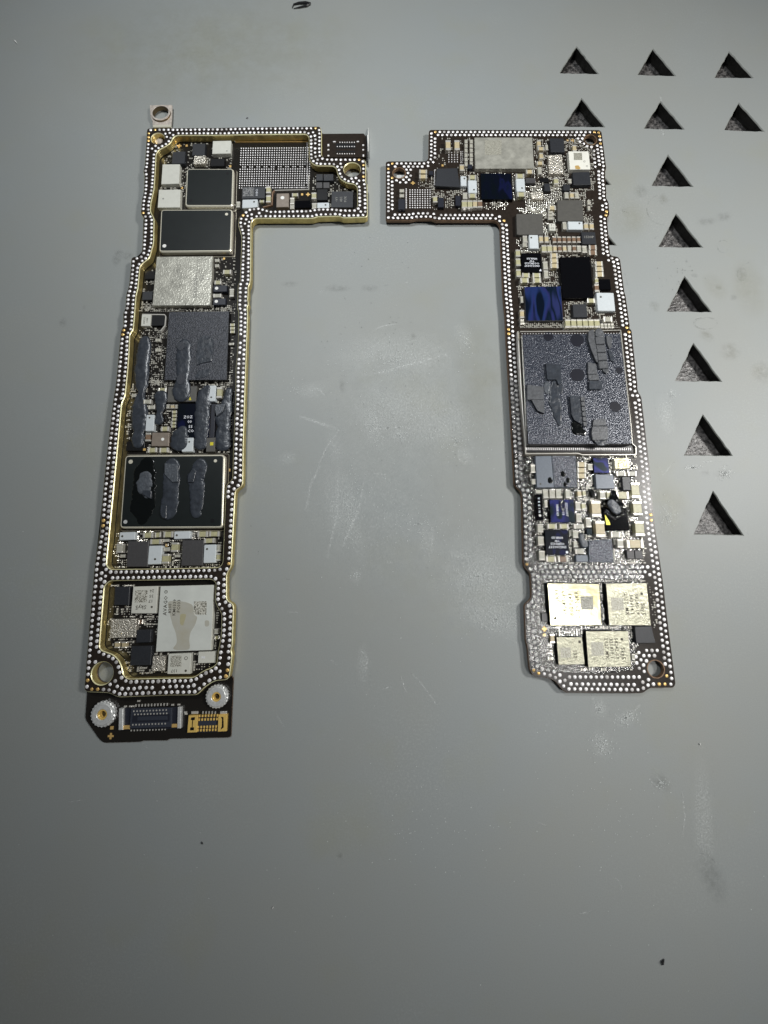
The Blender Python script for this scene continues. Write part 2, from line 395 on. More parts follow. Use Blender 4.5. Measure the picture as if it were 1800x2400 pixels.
# soft lump laid along a line of (x, y, half width)
def lump(board, name, r, spine, z0, h, mat, seed=0, side='left', flat=0.3, rough=0.22):
    h = h * .55; zt = z0 + h; q = []
    for X, Y, hw in spine:
        c = px(r, X, Y); q.append((W(c, zt), hw / RG[r][2] / scl(c, zt)[0]))
    # resample
    pts = []; 
    for i in range(len(q) - 1):
        n = max(2, int((q[i + 1][0] - q[i][0]).length / 0.02))
        for k in range(n):
            t = k / n; ts = t * t * (3 - 2 * t); pts.append((q[i][0].lerp(q[i + 1][0], t), q[i][1] * (1 - ts) + q[i + 1][1] * ts))
    pts.append(q[-1])
    d0 = (pts[0][0] - pts[1][0]).normalized(); d1 = (pts[-1][0] - pts[-2][0]).normalized()
    a, b = pts[0], pts[-1]
    head = [(a[0] + d0 * a[1] * s, a[1] * math.sqrt(max(0, 1 - s * s))) for s in (0.98, 0.85, 0.6, 0.3)]
    tail = [(b[0] + d1 * b[1] * s, b[1] * math.sqrt(max(0, 1 - s * s))) for s in (0.3, 0.6, 0.85, 0.98)]
    pts = head + pts + tail; K = 16; V = []; Fc = []
    for i, (c, hw) in enumerate(pts):
        t = (pts[min(i + 1, len(pts) - 1)][0] - pts[max(i - 1, 0)][0]).normalized(); n = Vector((-t.y, t.x))
        hh = h * min(1, (hw / max(1e-6, 0.5 * max(p[1] for p in pts))) ** 0.5)
        for k in range(K + 1):
            an = pi * k / K; u = cos(an); prof = (1 - abs(u) ** (1 / flat * 1.6)) ** 0.5 if abs(u) < 1 else 0
            e = 1 + 0.16 * mnoise.noise(Vector((c.x * 9 + seed, c.y * 9, seed))) + 0.16 * mnoise.noise(Vector((c.x * 34, c.y * 34, (3 if u > 0 else 9) + seed)))
            pos = c + n * hw * u * (e if abs(u) > 0.6 else 1)
            nz = mnoise.fractal(Vector((pos.x * 7, pos.y * 7, seed)), 1.0, 2.0, 4) * rough
            V.append((pos.x, pos.y, z0 + hh * max(0, prof) * (1 + nz)))
    for i in range(len(pts) - 1):
        for k in range(K):
            p = i * (K + 1) + k; Fc.append((p, p + 1, p + K + 2, p + K + 1))
    me = bpy.data.meshes.new(name); me.from_pydata(V, [], Fc); me.materials.append(MATS[mat]); me.polygons.foreach_set('use_smooth', [True] * len(Fc))
    o = link(name, me, board); o.location = rel(board, 0, 0, 0)
    return o
def strip(board, name, r, pts, wpx, z0, z1, mat, kind=None):
    q = [W(px(r, *p), z1) for p in pts]; hw = wpx / RG[r][2] / scl(px(r, *pts[0]), z1)[0] / 2
    L = []; R = []
    for i in range(len(q)):
        t = (q[min(i + 1, len(q) - 1)] - q[max(i - 1, 0)]).normalized(); n = Vector((-t.y, t.x)); L.append(q[i] + n * hw); R.append(q[i] - n * hw)
    v = [(p.x, p.y, z) for z in (z0, z1) for p in L + R]; n = len(q); f = []
    for i in range(n - 1):
        a, b, c, d = i, i + 1, n + i, n + i + 1; o2 = 2 * n
        f += [(a + o2, c + o2, d + o2, b + o2), (a, b, b + o2, a + o2), (c, c + o2, d + o2, d)]
    f += [(0, 2 * n, 3 * n, n), (n - 1, 2 * n - 1, 4 * n - 1, 3 * n - 1)]
    return batch(name, [(v, f, 0)], [mat], board, kind)
def cross(board, r, X, Y, s, z):
    c = W(px(r, X, Y), z); k = scl(px(r, X, Y), z)[0] * RG[r][2]; s = s / k
    it = [boxv(c, s, s * .32, z - .002, z + .002), boxv(c, s * .32, s, z - .002, z + .0025)]
    return batch('alignment_mark', [(a, b, 0) for a, b in it], ['gold_pad'], board)
#SETTING
exec_order = None
# ================================================================== SETTING: bench, mat with triangular cut-outs
MAT_T = 0.13
def plain_sheet(name, x0, y0, x1, y1, z, mat):
    me = bpy.data.meshes.new(name); me.from_pydata([(x0, y0, z), (x1, y0, z), (x1, y1, z), (x0, y1, z)], [], [(0, 1, 2, 3)])
    o = link(name, me, None, mat); o['kind'] = 'structure'; return o
M('bench', (0.025, 0.024, 0.024), 0, 0.4, 1.0, 22, base2=(0.19, 0.18, 0.175), thr=(0.40, 0.68), vscale=26, dist=0.02)
plain_sheet('bench_top', -16, -14, 16, 22, -MAT_T, 'bench')
# silicone: grey, slightly mottled, faintly scuffed
def mat_material():
    m = bpy.data.materials.new('silicone'); m.use_nodes = True; nt = m.node_tree; b = nt.nodes['Principled BSDF']; L = nt.links.new
    geo = nt.nodes.new('ShaderNodeNewGeometry')
    def noise(scale, det, off=0.0, rough=0.6, stretch=None):
        n = nt.nodes.new('ShaderNodeTexNoise'); n.inputs['Scale'].default_value = scale; n.inputs['Detail'].default_value = det
        n.inputs['Roughness'].default_value = rough; mp = nt.nodes.new('ShaderNodeMapping'); mp.inputs['Location'].default_value = (off, off * .7, 0)
        if stretch: mp.inputs['Scale'].default_value = stretch
        L(geo.outputs['Position'], mp.inputs['Vector']); L(mp.outputs[0], n.inputs['Vector']); return n.outputs['Fac']
    def ramp(f, a, ca, c, cc):
        r = nt.nodes.new('ShaderNodeValToRGB'); r.color_ramp.elements[0].position = a; r.color_ramp.elements[1].position = c
        r.color_ramp.elements[0].color = (*ca, 1); r.color_ramp.elements[1].color = (*cc, 1); L(f, r.inputs['Fac']); return r.outputs['Color']
    def mixc(kind, fac, a, c):
        x = nt.nodes.new('ShaderNodeMix'); x.data_type = 'RGBA'; x.blend_type = kind
        if isinstance(fac, float): x.inputs[0].default_value = fac
        else: L(fac, x.inputs[0])
        L(a, x.inputs[6]); L(c, x.inputs[7]); return x.outputs[2]
    base = ramp(noise(0.35, 3, 3.0), 0.35, (0.286, 0.298, 0.286), 0.65, (0.280, 0.300, 0.300))
    yell = ramp(noise(0.8, 4, 11.0), 0.56, (1, 1, 1), 0.80, (1.0, 0.985, 0.90))
    c1 = mixc('MULTIPLY', 1.0, base, yell)
    fine = ramp(noise(70, 4, 1.0), 0.3, (0.955, 0.955, 0.955), 0.7, (1.045, 1.045, 1.045))
    c2 = mixc('MULTIPLY', 1.0, c1, fine)
    # powdery scuffing: fine light grain gathered in clouds
    cloud = ramp(noise(0.55, 5, 21.0, 0.65), 0.48, (0, 0, 0), 0.75, (1, 1, 1)); grain = ramp(noise(38, 6, 5.0, 0.75), 0.50, (0, 0, 0), 0.72, (1, 1, 1))
    mk = mixc('MULTIPLY', 1.0, cloud, grain); bw = nt.nodes.new('ShaderNodeRGBToBW'); L(mk, bw.inputs[0])
    ms = nt.nodes.new('ShaderNodeMath'); ms.operation = 'MULTIPLY'; ms.inputs[1].default_value = 0.35; L(bw.outputs[0], ms.inputs[0])
    lt = nt.nodes.new('ShaderNodeRGB'); lt.outputs[0].default_value = (0.55, 0.58, 0.57, 1)
    c3 = mixc('MIX', ms.outputs[0], c2, lt.outputs[0])
    L(c3, b.inputs['Base Color']); b.inputs['Roughness'].default_value = 0.52; b.inputs['Specular IOR Level'].default_value = 0.35
    bp = nt.nodes.new('ShaderNodeBump'); bp.inputs['Strength'].default_value = 0.25; bp.inputs['Distance'].default_value = 0.004
    L(noise(55, 5, 2.0), bp.inputs['Height']); L(bp.outputs['Normal'], b.inputs['Normal'])
    MATS['silicone'] = m
mat_material()
M('cut_wall', (0.018, 0.018, 0.016), 0, 0.42, 1.0, 30, var=0.5, vscale=40, dist=0.012)  # near-black instead of mat grey: the hole's shade is put into the wall colour
M('cut_lip', (0.22, 0.23, 0.21), 0, 0.5)
TRI = [[px('T1', *a) for a in t] for t in [((200, 65), (74, 262), (363, 268)), ((783, 82), (670, 275), (952, 285)), ((1363, 102), (1257, 297), (1543, 300)),
       ((238, 460), (107, 668), (410, 674)), ((840, 482), (718, 684), (1017, 692)), ((1437, 494), (1332, 695), (1625, 708)), ((897, 892), (778, 1120), (1083, 1128))]]
TRI += [[px('T2', *a) for a in t] for t in [((765, 175), (600, 487), (1017, 493)), ((849, 785), (682, 1115), (1102, 1122)), ((935, 1435), (763, 1790), (1202, 1798))]]
TRI += [[px('T3', *a) for a in t] for t in [((868, 485), (650, 965), (1217, 970)), ((992, 1415), (768, 1925), (1352, 1938))]]
TRI += [[(1373, 359), (1337, 429), (1430.5, 432)], [(1382, 497), (1343, 573), (1443, 574)]]
holes = []
for t in TRI:
    p = ccw([W(a, 0) for a in t]); q = []
    for i in range(3):                       # the knife wandered a little along every edge
        a, b = p[i], p[(i + 1) % 3]; n = Vector((-(b - a).y, (b - a).x)).normalized()
        for k in range(9): q.append(a.lerp(b, k / 9) + n * (random.uniform(-.006, .006) if k else 0))
    holes.append(q)
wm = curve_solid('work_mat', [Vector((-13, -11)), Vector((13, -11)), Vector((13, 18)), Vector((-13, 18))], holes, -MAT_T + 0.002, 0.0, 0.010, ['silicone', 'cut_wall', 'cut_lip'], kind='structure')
# scuffs, smears and stains on the mat: thin dried marks, soft at their edges
def mark_material(name, col, lo, hi, scale, strength, rough=0.5, edge=True):
    m = bpy.data.materials.new(name); m.use_nodes = True; nt = m.node_tree; b = nt.nodes['Principled BSDF']; L = nt.links.new
    b.inputs['Base Color'].default_value = (*col, 1); b.inputs['Roughness'].default_value = rough
    uv = nt.nodes.new('ShaderNodeUVMap'); sub = nt.nodes.new('ShaderNodeVectorMath'); sub.operation = 'SUBTRACT'; sub.inputs[1].default_value = (.5, .5, 0)
    ln = nt.nodes.new('ShaderNodeVectorMath'); ln.operation = 'LENGTH'; L(uv.outputs[0], sub.inputs[0]); L(sub.outputs[0], ln.inputs[0])
    fall = nt.nodes.new('ShaderNodeMapRange'); fall.inputs[1].default_value = 0.5; fall.inputs[2].default_value = 0.12; fall.clamp = True; L(ln.outputs['Value'], fall.inputs[0])
    geo = nt.nodes.new('ShaderNodeNewGeometry'); n = nt.nodes.new('ShaderNodeTexNoise'); n.inputs['Scale'].default_value = scale; n.inputs['Detail'].default_value = 6; n.inputs['Roughness'].default_value = 0.7
    L(geo.outputs['Position'], n.inputs['Vector'])
    r = nt.nodes.new('ShaderNodeMapRange'); r.inputs[1].default_value = lo; r.inputs[2].default_value = hi; L(n.outputs['Fac'], r.inputs[0])
    mu = nt.nodes.new('ShaderNodeMath'); mu.operation = 'MULTIPLY'; L(fall.outputs[0], mu.inputs[0]); L(r.outputs[0], mu.inputs[1])
    m2 = nt.nodes.new('ShaderNodeMath'); m2.operation = 'MULTIPLY'; m2.inputs[1].default_value = strength; L(mu.outputs[0], m2.inputs[0])
    L(m2.outputs[0], b.inputs['Alpha']); MATS[name] = m
mark_material('scuff_light', (0.70, 0.73, 0.72), 0.46, 0.72, 48, 0.85)
mark_material('scuff_line', (0.78, 0.81, 0.80), 0.47, 0.64, 40, 0.8)
mark_material('smear_dark', (0.13, 0.135, 0.12), 0.35, 0.75, 14, 0.30)
mark_material('smear_brown', (0.20, 0.19, 0.13), 0.35, 0.75, 12, 0.30)
mark_material('stain_yellow', (0.34, 0.33, 0.21), 0.25, 0.75, 3, 0.22)
mark_material('wet_line', (0.14, 0.145, 0.13), 0.44, 0.72, 22, 0.42)
def marks(name, mat, patches=(), lines=(), z=0.0008):
    V = []; Fc = []; U = []
    for r, X, Y, rx, ry, rot in patches:
        c = W(px(r, X, Y), 0); s = scl(px(r, X, Y)); a, b_ = rx / RG[r][2] / s[0], ry / RG[r][2] / s[1]; t = radians(rot); i = len(V)
        for sx, sy in ((-1, -1), (1, -1), (1, 1), (-1, 1)):
            x, y = sx * a, sy * b_; V.append((c.x + x * cos(t) - y * sin(t), c.y + x * sin(t) + y * cos(t), z)); U.append(((sx + 1) / 2, (sy + 1) / 2))
        Fc.append((i, i + 1, i + 2, i + 3)); z += 0.00002
    for r, pts, wd in lines:
        q = [W(px(r, *p), 0) for p in pts]; hw = wd / RG[r][2] / scl(px(r, *pts[0]))[0] / 2; i0 = len(V); N = len(q)
        for k in range(N):
            t = (q[min(k + 1, N - 1)] - q[max(k - 1, 0)]).normalized(); n = Vector((-t.y, t.x)); u = 0.5 + 0.32 * (2 * k / (N - 1) - 1)
            V += [((q[k] + n * hw).x, (q[k] + n * hw).y, z), ((q[k] - n * hw).x, (q[k] - n * hw).y, z)]; U += [(u, 0.98), (u, 0.02)]
        for k in range(N - 1): Fc.append((i0 + 2 * k, i0 + 2 * k + 1, i0 + 2 * k + 3, i0 + 2 * k + 2))
        z += 0.00002
    me = bpy.data.meshes.new(name); me.from_pydata(V, [], Fc); me.materials.append(MATS[mat]); uvl = me.uv_layers.new(name='UVMap')
    for l in me.loops: uvl.data[l.index].uv = U[l.vertex_index]
    o = link(name, me); o['kind'] = 'stuff'; return o
marks('scuff_marks', 'scuff_light', [('N', 760, 560, 330, 130, 15), ('N', 1000, 600, 260, 160, 10), ('N', 380, 790, 110, 60, 10), ('N', 740, 1000, 90, 140, 0), ('N', 890, 1060, 80, 50, -20),
    ('N', 1150, 1000, 260, 150, 10), ('N', 1280, 1170, 50, 70, 30), ('N', 1280, 480, 60, 110, 20), ('N', 240, 1190, 70, 50, 20), ('N', 520, 1130, 60, 130, 15), ('N', 950, 900, 420, 220, 0),
    ('O', 620, 280, 60, 330, 12), ('O', 540, 250, 90, 300, 10), ('O', 1050, 450, 60, 140, 5), ('O', 1350, 640, 260, 200, -25), ('O', 1400, 860, 300, 120, -20), ('O', 650, 640, 40, 50, 0), ('O', 1220, 520, 80, 30, -8),
    ('O', 690, 1130, 40, 130, 0), ('P', 580, 400, 80, 120, 10), ('P', 740, 230, 110, 60, 20), ('P', 570, 160, 60, 90, 0), ('P', 1240, 900, 80, 500, -5), ('T3', 420, 500, 120, 300, 0), ('T3', 480, 1700, 160, 260, 0)], z=0.0008)
mark_material('chalk_haze', (0.62, 0.65, 0.64), 0.30, 0.75, 4, 0.26); mark_material('chalk_grain', (0.70, 0.73, 0.72), 0.52, 0.74, 34, 0.55)
marks('chalk_haze', 'chalk_haze', [('N', 900, 1000, 760, 520, 0), ('O', 760, 300, 620, 520, 20), ('O', 1250, 640, 460, 440, -20), ('N', 880, 640, 700, 420, 10)], z=0.0004)
marks('chalk_grain', 'chalk_grain', [('N', 950, 960, 620, 420, 0), ('O', 700, 300, 420, 480, 20), ('O', 1350, 640, 360, 400, -20)], z=0.0006)
marks('scratches', 'scuff_line', [], [('N', [(675, 705), (750, 690), (820, 680), (930, 645), (1010, 625), (1170, 580), (1210, 640)], 22), ('N', [(300, 945), (400, 975), (540, 1025)], 26), ('N', [(540, 1025), (470, 1120), (410, 1250)], 14),
    ('N', [(720, 1025), (910, 1005), (1020, 1028)], 13), ('N', [(730, 440), (800, 412), (880, 400)], 10), ('N', [(760, 590), (800, 600), (865, 580)], 10), ('N', [(330, 790), (420, 780), (455, 820)], 12), ('N', [(1240, 1140), (1250, 1200), (1275, 1225), (1300, 1190)], 20),
    ('N', [(700, 600), (760, 520), (800, 485)], 8), ('N', [(930, 157), (955, 156)], 12), ('N', [(425, 212), (445, 203)], 10), ('O', [(700, 90), (660, 280), (600, 420), (575, 480)], 18), ('O', [(450, 30), (400, 130), (370, 280)], 20), ('O', [(550, 60), (545, 300), (490, 540)], 18),
    ('O', [(740, 70), (830, 78)], 8), ('O', [(820, 562), (855, 562)], 20), ('O', [(1080, 375), (1070, 470)], 10), ('O', [(1280, 870), (1380, 925), (1440, 950)], 9), ('O', [(1480, 985), (1570, 1020)], 7), ('O', [(1430, 795), (1580, 793)], 8),
    ('O', [(270, 838), (325, 842)], 7), ('O', [(505, 1103), (530, 1115), (550, 1140)], 6), ('O', [(800, 1268), (850, 1250)], 8), ('O', [(960, 1180), (1040, 1270), (1100, 1360)], 7), ('O', [(670, 1040), (715, 1100), (700, 1180)], 9),
    ('P', [(150, 900), (230, 930)], 7), ('P', [(640, 1240), (700, 1290), (720, 1360)], 7), ('P', [(1100, 700), (1120, 860), (1105, 1000)], 10), ('P', [(420, 1500), (520, 1480)], 6), ('Q', [(600, 420), (640, 470)], 4), ('Q', [(1180, 300), (1230, 380)], 4), ('Q', [(300, 700), (360, 690)], 4), ('O', [(900, 1200), (930, 1290)], 8), ('P', [(510, 70), (540, 150), (570, 190)], 10), ('P', [(740, 225), (790, 185), (830, 140)], 12), ('P', [(660, 200), (700, 230), (740, 270)], 12), ('P', [(930, 590), (990, 680)], 10), ('P', [(905, 640), (975, 705)], 10),
    ('P', [(1215, 395), (1225, 405)], 14), ('T3', [(320, 1100), (370, 1170), (400, 1195), (480, 1080), (530, 1050)], 12), ('T3', [(660, 1140), (720, 1115), (800, 1100)], 26), ('T3', [(860, 1060), (980, 1030)], 20), ('T3', [(1090, 1100), (1200, 1210)], 22),
    ('T3', [(1060, 1260), (1110, 1200)], 30), ('T3', [(1350, 1840), (1420, 1930)], 14), ('T1', [(835, 430), (845, 480)], 12), ('T1', [(845, 695), (865, 745)], 16), ('Q', [(1430, 90), (1450, 105)], 4)], z=0.0016)
marks('dark_smears', 'smear_dark', [('S', 1025, 1075, 50, 30, -15), ('S', 1105, 1105, 55, 40, 10), ('S', 1010, 1130, 50, 70, 0), ('N', 560, 765, 22, 50, 5), ('N', 975, 470, 22, 28, 0), ('N', 250, 165, 60, 20, 0), ('N', 530, 190, 90, 25, 0), ('N', 720, 190, 60, 25, 0),
    ('T1', 685, 1165, 60, 55, -20), ('T2', 1060, 245, 110, 45, 5), ('T2', 1230, 200, 90, 50, 15), ('T2', 1400, 760, 60, 80, 0), ('T2', 555, 1070, 60, 60, 0), ('T2', 1180, 885, 40, 30, 0), ('T2', 1320, 985, 45, 30, 0), ('T2', 945, 770, 40, 25, 0), ('T3', 895, 1185, 60, 35, 0), ('T3', 1110, 1190, 110, 70, 20),
    ('P', 965, 650, 75, 65, -30), ('Q', 1468, 930, 14, 18, 0), ('S', 545, 1680, 40, 50, 0), ('S', 730, 1550, 22, 22, 0), ('P', 1290, 1250, 90, 220, 20)], z=0.0024)
marks('brown_smears', 'smear_brown', [('T2', 1600, 1710, 130, 120, 0), ('T2', 1060, 1350, 100, 60, -45), ('T2', 1290, 1510, 110, 110, -45), ('M', 1560, 200, 1, 1, 0), ('T2', 640, 30, 60, 60, 0)], z=0.0032)
marks('yellow_stains', 'stain_yellow', [('T2', 1150, 880, 120, 150, 25), ('T2', 300, 230, 230, 250, 0), ('N', 1380, 700, 170, 500, 0), ('T2', 1480, 900, 200, 330, 0), ('T3', 480, 1700, 230, 500, 0), ('X', 500, 120, 400, 160, 0)], z=0.0036)
def ring_pts(cx, cy, rx, ry, a0=0, a1=360, n=22): return [(cx + rx * cos(radians(a0 + (a1 - a0) * k / n)), cy + ry * sin(radians(a0 + (a1 - a0) * k / n))) for k in range(n + 1)]
marks('dried_rings', 'wet_line', [], [('T2', ring_pts(1050, 1235, 112, 58), 22), ('T2', ring_pts(650, 130, 170, 150, 90, 250), 14), ('T2', ring_pts(1220, 490, 55, 60, 30, 330), 12), ('T2', [(1400, 680), (1460, 650), (1525, 620)], 9), ('T2', ring_pts(1402, 760, 45, 62), 8),
    ('T2', [(700, 1480), (720, 1530), (708, 1585)], 12), ('T2', [(555, 415), (575, 395)], 14), ('T2', [(235, 130), (270, 155), (310, 165)], 14), ('T2', [(265, 740), (290, 850), (330, 960)], 6), ('N', [(565, 235), (580, 262)], 8), ('N', [(795, 180), (830, 172)], 10), ('N', [(835, 910), (870, 965)], 7),
    ('N', [(1095, 1000), (1108, 1018)], 16), ('N', [(545, 455), (556, 463)], 14), ('P', [(1250, 1090), (1325, 1175)], 7), ('T2', [(1260, 1820), (1262, 1825)], 4), ('O', [(255, 655), (285, 660)], 9), ('T3', [(1450, 935), (1470, 910)], 18), ('T3', ring_pts(1530, 985, 14, 18), 9), ('T2', ring_pts(255, 142, 16, 14), 8)], z=0.0042)
# fine chalky flecks and dark grit, far too many to count
def flecks(name, mat, spots, zz):
    V = []; Fc = []
    for r, X, Y, rx, ry, n, ln in spots:
        for _ in range(n):
            a, d = random.uniform(0, 2 * pi), abs(random.gauss(0, .5)); c = W(px(r, X + cos(a) * d * rx, Y + sin(a) * d * ry), 0)
            t = random.uniform(0, pi); l, w_ = random.uniform(.4, 1.3) * ln, random.uniform(.003, .006); u = Vector((cos(t), sin(t))); v = Vector((-u.y, u.x)); i = len(V)
            for sx, sy in ((-1, -.3), (0, -1), (1, .2), (.2, 1)): q = c + u * l * sx + v * w_ * sy; V.append((q.x, q.y, zz))
            Fc.append((i, i + 1, i + 2, i + 3))
    me = bpy.data.meshes.new(name); me.from_pydata(V, [], Fc); o = link(name, me, None, mat); o['kind'] = 'stuff'
M('chalk', (0.60, 0.63, 0.62), 0, 0.6); M('grit', (0.07, 0.07, 0.065), 0, 0.6)
flecks('chalk_flecks', 'chalk', [('N', 850, 620, 420, 160, 170, .008), ('N', 740, 1000, 110, 190, 90, .008), ('N', 900, 1060, 60, 40, 40, .009), ('N', 1230, 1090, 260, 160, 120, .008), ('N', 1290, 520, 80, 140, 40, .009), ('N', 280, 780, 110, 90, 30, .008), ('O', 620, 260, 70, 300, 130, .008), ('O', 1000, 350, 420, 260, 170, .007), ('O', 1330, 640, 260, 130, 190, .008), ('O', 1430, 880, 240, 110, 150, .007),
    ('O', 650, 640, 40, 60, 20, .009), ('P', 580, 400, 90, 100, 70, .008), ('P', 740, 225, 100, 60, 60, .010), ('P', 570, 170, 50, 50, 30, .010), ('P', 960, 650, 70, 50, 24, .012), ('T3', 480, 240, 80, 160, 50, .007), ('T3', 740, 1115, 110, 30, 40, .009), ('T3', 1130, 1190, 110, 90, 50, .010), ('T3', 430, 1730, 130, 220, 80, .007), ('X', 900, 1200, 900, 1100, 90, .007), ('X', 1000, 1950, 800, 450, 120, .007), ('P', 700, 900, 600, 500, 60, .006)], 0.0052)
flecks('dark_grit', 'grit', [('X', 950, 900, 800, 800, 50, .006), ('T2', 800, 760, 300, 300, 26, .008), ('N', 830, 400, 500, 350, 16, .008)], 0.0056)
#LEFT
# ================================================================== LEFT BOARD
ZB, ZF = 0.018, 0.112       # top of the base board, top of the raised frame
LB = thing('circuit_board', 'left board with raised gold-edged frame and two connectors on its lower tail', 'circuit board', (*W((400, 960)), 0))
def PX(*lst):
    out = []
    for it in lst:
        r = it[0]; out += [px(r, *q) for q in it[1:]]
    return out
l_out = PX(('A', (243, 387), (1200, 381)), ('B', (0, 150), (945, 143), (962, 200), (962, 520), (1000, 550), (1500, 552), (1535, 600), (1535, 870), (1553, 890), (1558, 1320), (1240, 1330), (1190, 1308), (905, 1315), (850, 1336), (100, 1336), (48, 1385)),
           ('X', (587.5, 652), (586, 664), (582, 672), (582, 690), (580.5, 702), (583, 712), (579, 722), (581, 733), (575, 900)), ('E', (1614, 0), (1608, 468), (1525, 515), (1480, 1370), (1430, 1440)),
           ('F', (1530, 390), (1605, 430), (1590, 870), (1575, 915), (1590, 960), (1560, 1190), (1530, 1228), (1400, 1238), (1290, 1312), (1225, 1388), (900, 1392), (380, 1412), (300, 1366), (60, 1356), (28, 1330), (60, 930), (90, 560), (140, 0)),
           ('E', (20, 960), (50, 520), (100, 30)), ('X', (264, 940), (271, 897), (282, 777.5), (288, 764), (287.6, 734), (293, 722), (294.4, 691), (301.7, 669), (307, 606), (312, 601.5), (327, 600), (331.5, 592), (337, 512), (329, 502), (331.5, 468), (335.6, 452), (337.8, 414), (335, 400), (338.5, 388)))
l_c1 = PX(('A', (630, 482), (1200, 480)), ('B', (0, 250), (765, 245), (795, 285), (795, 560), (830, 622), (900, 656), (1110, 658), (1152, 690), (1162, 750), (1200, 828), (1290, 880), (1385, 893), (1420, 930), (1425, 1180), (1390, 1212), (1230, 1208), (1100, 1196), (900, 1196), (820, 1216), (560, 1222), (300, 1228), (210, 1198), (130, 1182), (0, 1205)),
          ('C', (1560, 80), (1492, 150), (1480, 270), (1512, 350), (1525, 430), (1505, 990), (1478, 1030), (1468, 1340), (1485, 1385)), ('D', (1592, 360), (1585, 520), (1560, 790), (1555, 1200)), ('E', (1500, 30), (1490, 395), (1420, 455), (1414, 560), (1382, 1330), (1340, 1372), (900, 1384), (130, 1394), (92, 1345), (215, 60)),
          ('D', (85, 1240), (130, 1150), (165, 800), (182, 540), (190, 350), (235, 290), (255, 60)), ('C', (160, 1180), (185, 1080), (212, 800), (250, 755), (335, 690), (388, 500), (395, 180), (350, 90)), ('A', (292, 1440), (298, 1360), (338, 1180), (355, 940), (365, 720), (405, 668), (500, 620), (560, 570), (585, 510)))
l_c2 = PX(('F', (300, 187), (1375, 170), (1415, 210), (1405, 400), (1430, 460), (1475, 530), (1470, 760), (1435, 940), (1425, 1055), (1375, 1096), (1280, 1130), (1190, 1200), (800, 1208), (490, 1215), (447, 1180), (430, 1090), (400, 1020), (340, 960), (215, 915), (193, 880), (245, 240)))
lo = rnd(ccw([W(p, ZF) for p in l_out]), 0.05); lc1 = rnd(ccw([W(p, ZF) for p in l_c1]), 0.045); lc2 = rnd(ccw([W(p, ZF) for p in l_c2]), 0.06)
h1, hc1, hr1 = circle('A', 385, 522, 84, ZF); h2, hc2, hr2 = circle('B', 1357, 703, 107, ZF); h3, hc3, hr3 = circle('F', 222, 1158, 113, ZF)
curve_solid('frame', lo, [lc1, lc2, h1, h2, h3], ZB + 0.001, ZF, 0.0085, ['mask', 'gold_wall', 'gold_rim'], LB)
# base board under the frame, with its lower tail
base = PX(('A', (250, 400)), ('B', (945, 160), (962, 240), (1510, 240), (1538, 280), (1535, 880), (1550, 1320), (70, 1335)), ('X', (584, 660), (573, 1030), (570, 1134), (552, 1146), (541, 1330), (532, 1345), (530, 1408), (546, 1420), (543, 1585)),
          ('G', (1524, 120), (1500, 690), (1470, 700), (900, 712), (880, 728), (645, 730), (620, 742), (255, 752), (205, 700), (80, 520), (98, 270)), ('X', (202, 1615), (205, 1527), (214, 1440), (223, 1320), (242, 1150), (265, 940), (274, 897), (290, 770), (300, 680), (313, 608), (333, 590), (340, 400)))
bz = [W(p, ZB) if 1 else None for p in base]
bh = [circle('A', 385, 522, 84, ZF)[0], circle('B', 1357, 703, 107, ZF)[0], circle('F', 222, 1158, 113, ZF)[0]]
shr = []
for q in ccw(bz): shr.append(q)
curve_solid('base_board', rnd(shr, 0.04), bh, 0.0, ZB, 0.002, ['mask_gloss', 'mask_gloss', 'copper_edge'], LB)
# solder pads around the frame
def frame_pads(outer, caves, rings, off=0.036, pitch=0.0655, dmin=0.0622):
    segs = [seg_arrays(outer)] + [seg_arrays(c) for c in caves]; G = Grid(0.07); out = []
    def ok(q, tol, r):
        if not inside(q, outer) or any(inside(q, c) for c in caves): return False
        if any(dist_poly(q, s) < off * tol for s in segs): return False
        if any((q - c).length < R + 0.032 for c, R in rings): return False
        return not G.near(q, r)
    for poly, o in [(outer, off)] + [(c, -off) for c in caves]:
        for q in along(poly, o, 0.004):
            if ok(q, 0.96, pitch if poly is outer else dmin): G.add(q); out.append(q)
    xs = [p.x for p in outer]; ys = [p.y for p in outer]; y = min(ys); j = 0
    while y < max(ys):
        x = min(xs) + (j % 2) * 0.03
        while x < max(xs):
            q = Vector((x, y))
            if inside(q, outer) and not any(inside(q, c) for c in caves) and not G.near(q, dmin) and ok(q, 1.0, dmin): G.add(q); out.append(q)
            x += 0.012
        y += 0.012; j += 1
    return out
lp = frame_pads(lo, [lc1, lc2], [(hc1, hr1), (hc2, hr2), (hc3, hr3)])
lp = [q + Vector((random.uniform(-.002, .002), random.uniform(-.002, .002))) for q in lp]
lg = [W(p, ZF) for p in PX(('A', (275, 440), (335, 432), (275, 487), (272, 555), (195, 1465), (208, 1510), (1500, 1505)), ('B', (888, 175), (1455, 580), (1465, 628), (1468, 770)), ('D', (135, 282), (105, 328)), ('E', (52, 850), (45, 905), (1460, 1330)), ('F', (1520, 1120), (1500, 1180), (95, 1250), (98, 1320), (160, 1312)))]
place_pads(LB, lp, ZF, lg)
def LC(name, r, box, h, mat, smat=None, **k):
    o = chip(LB, 'left', ZB, name, r, box, h, mat, smat or mat, **k)
    z1 = ZB + h; occ_rect('left', rect(r, *box, z1, 'left') if not isinstance(box[0], tuple) else P(r, box, z1)); return o
H = 0.05
LC('chip', 'A', (572, 692, 738, 848), H, 'chip'); LC('chip', 'A', (835, 587, 998, 742), H, 'chip'); LC('chip', 'A', (1070, 782, 1250, 880), 0.035, 'black')
o = LC('shielded_chip', 'A', (1095, 552, 1332, 718), 0.055, 'cream'); dot(o, 'A', 1282, 684, 9, 'print_grey', ZB + .055)
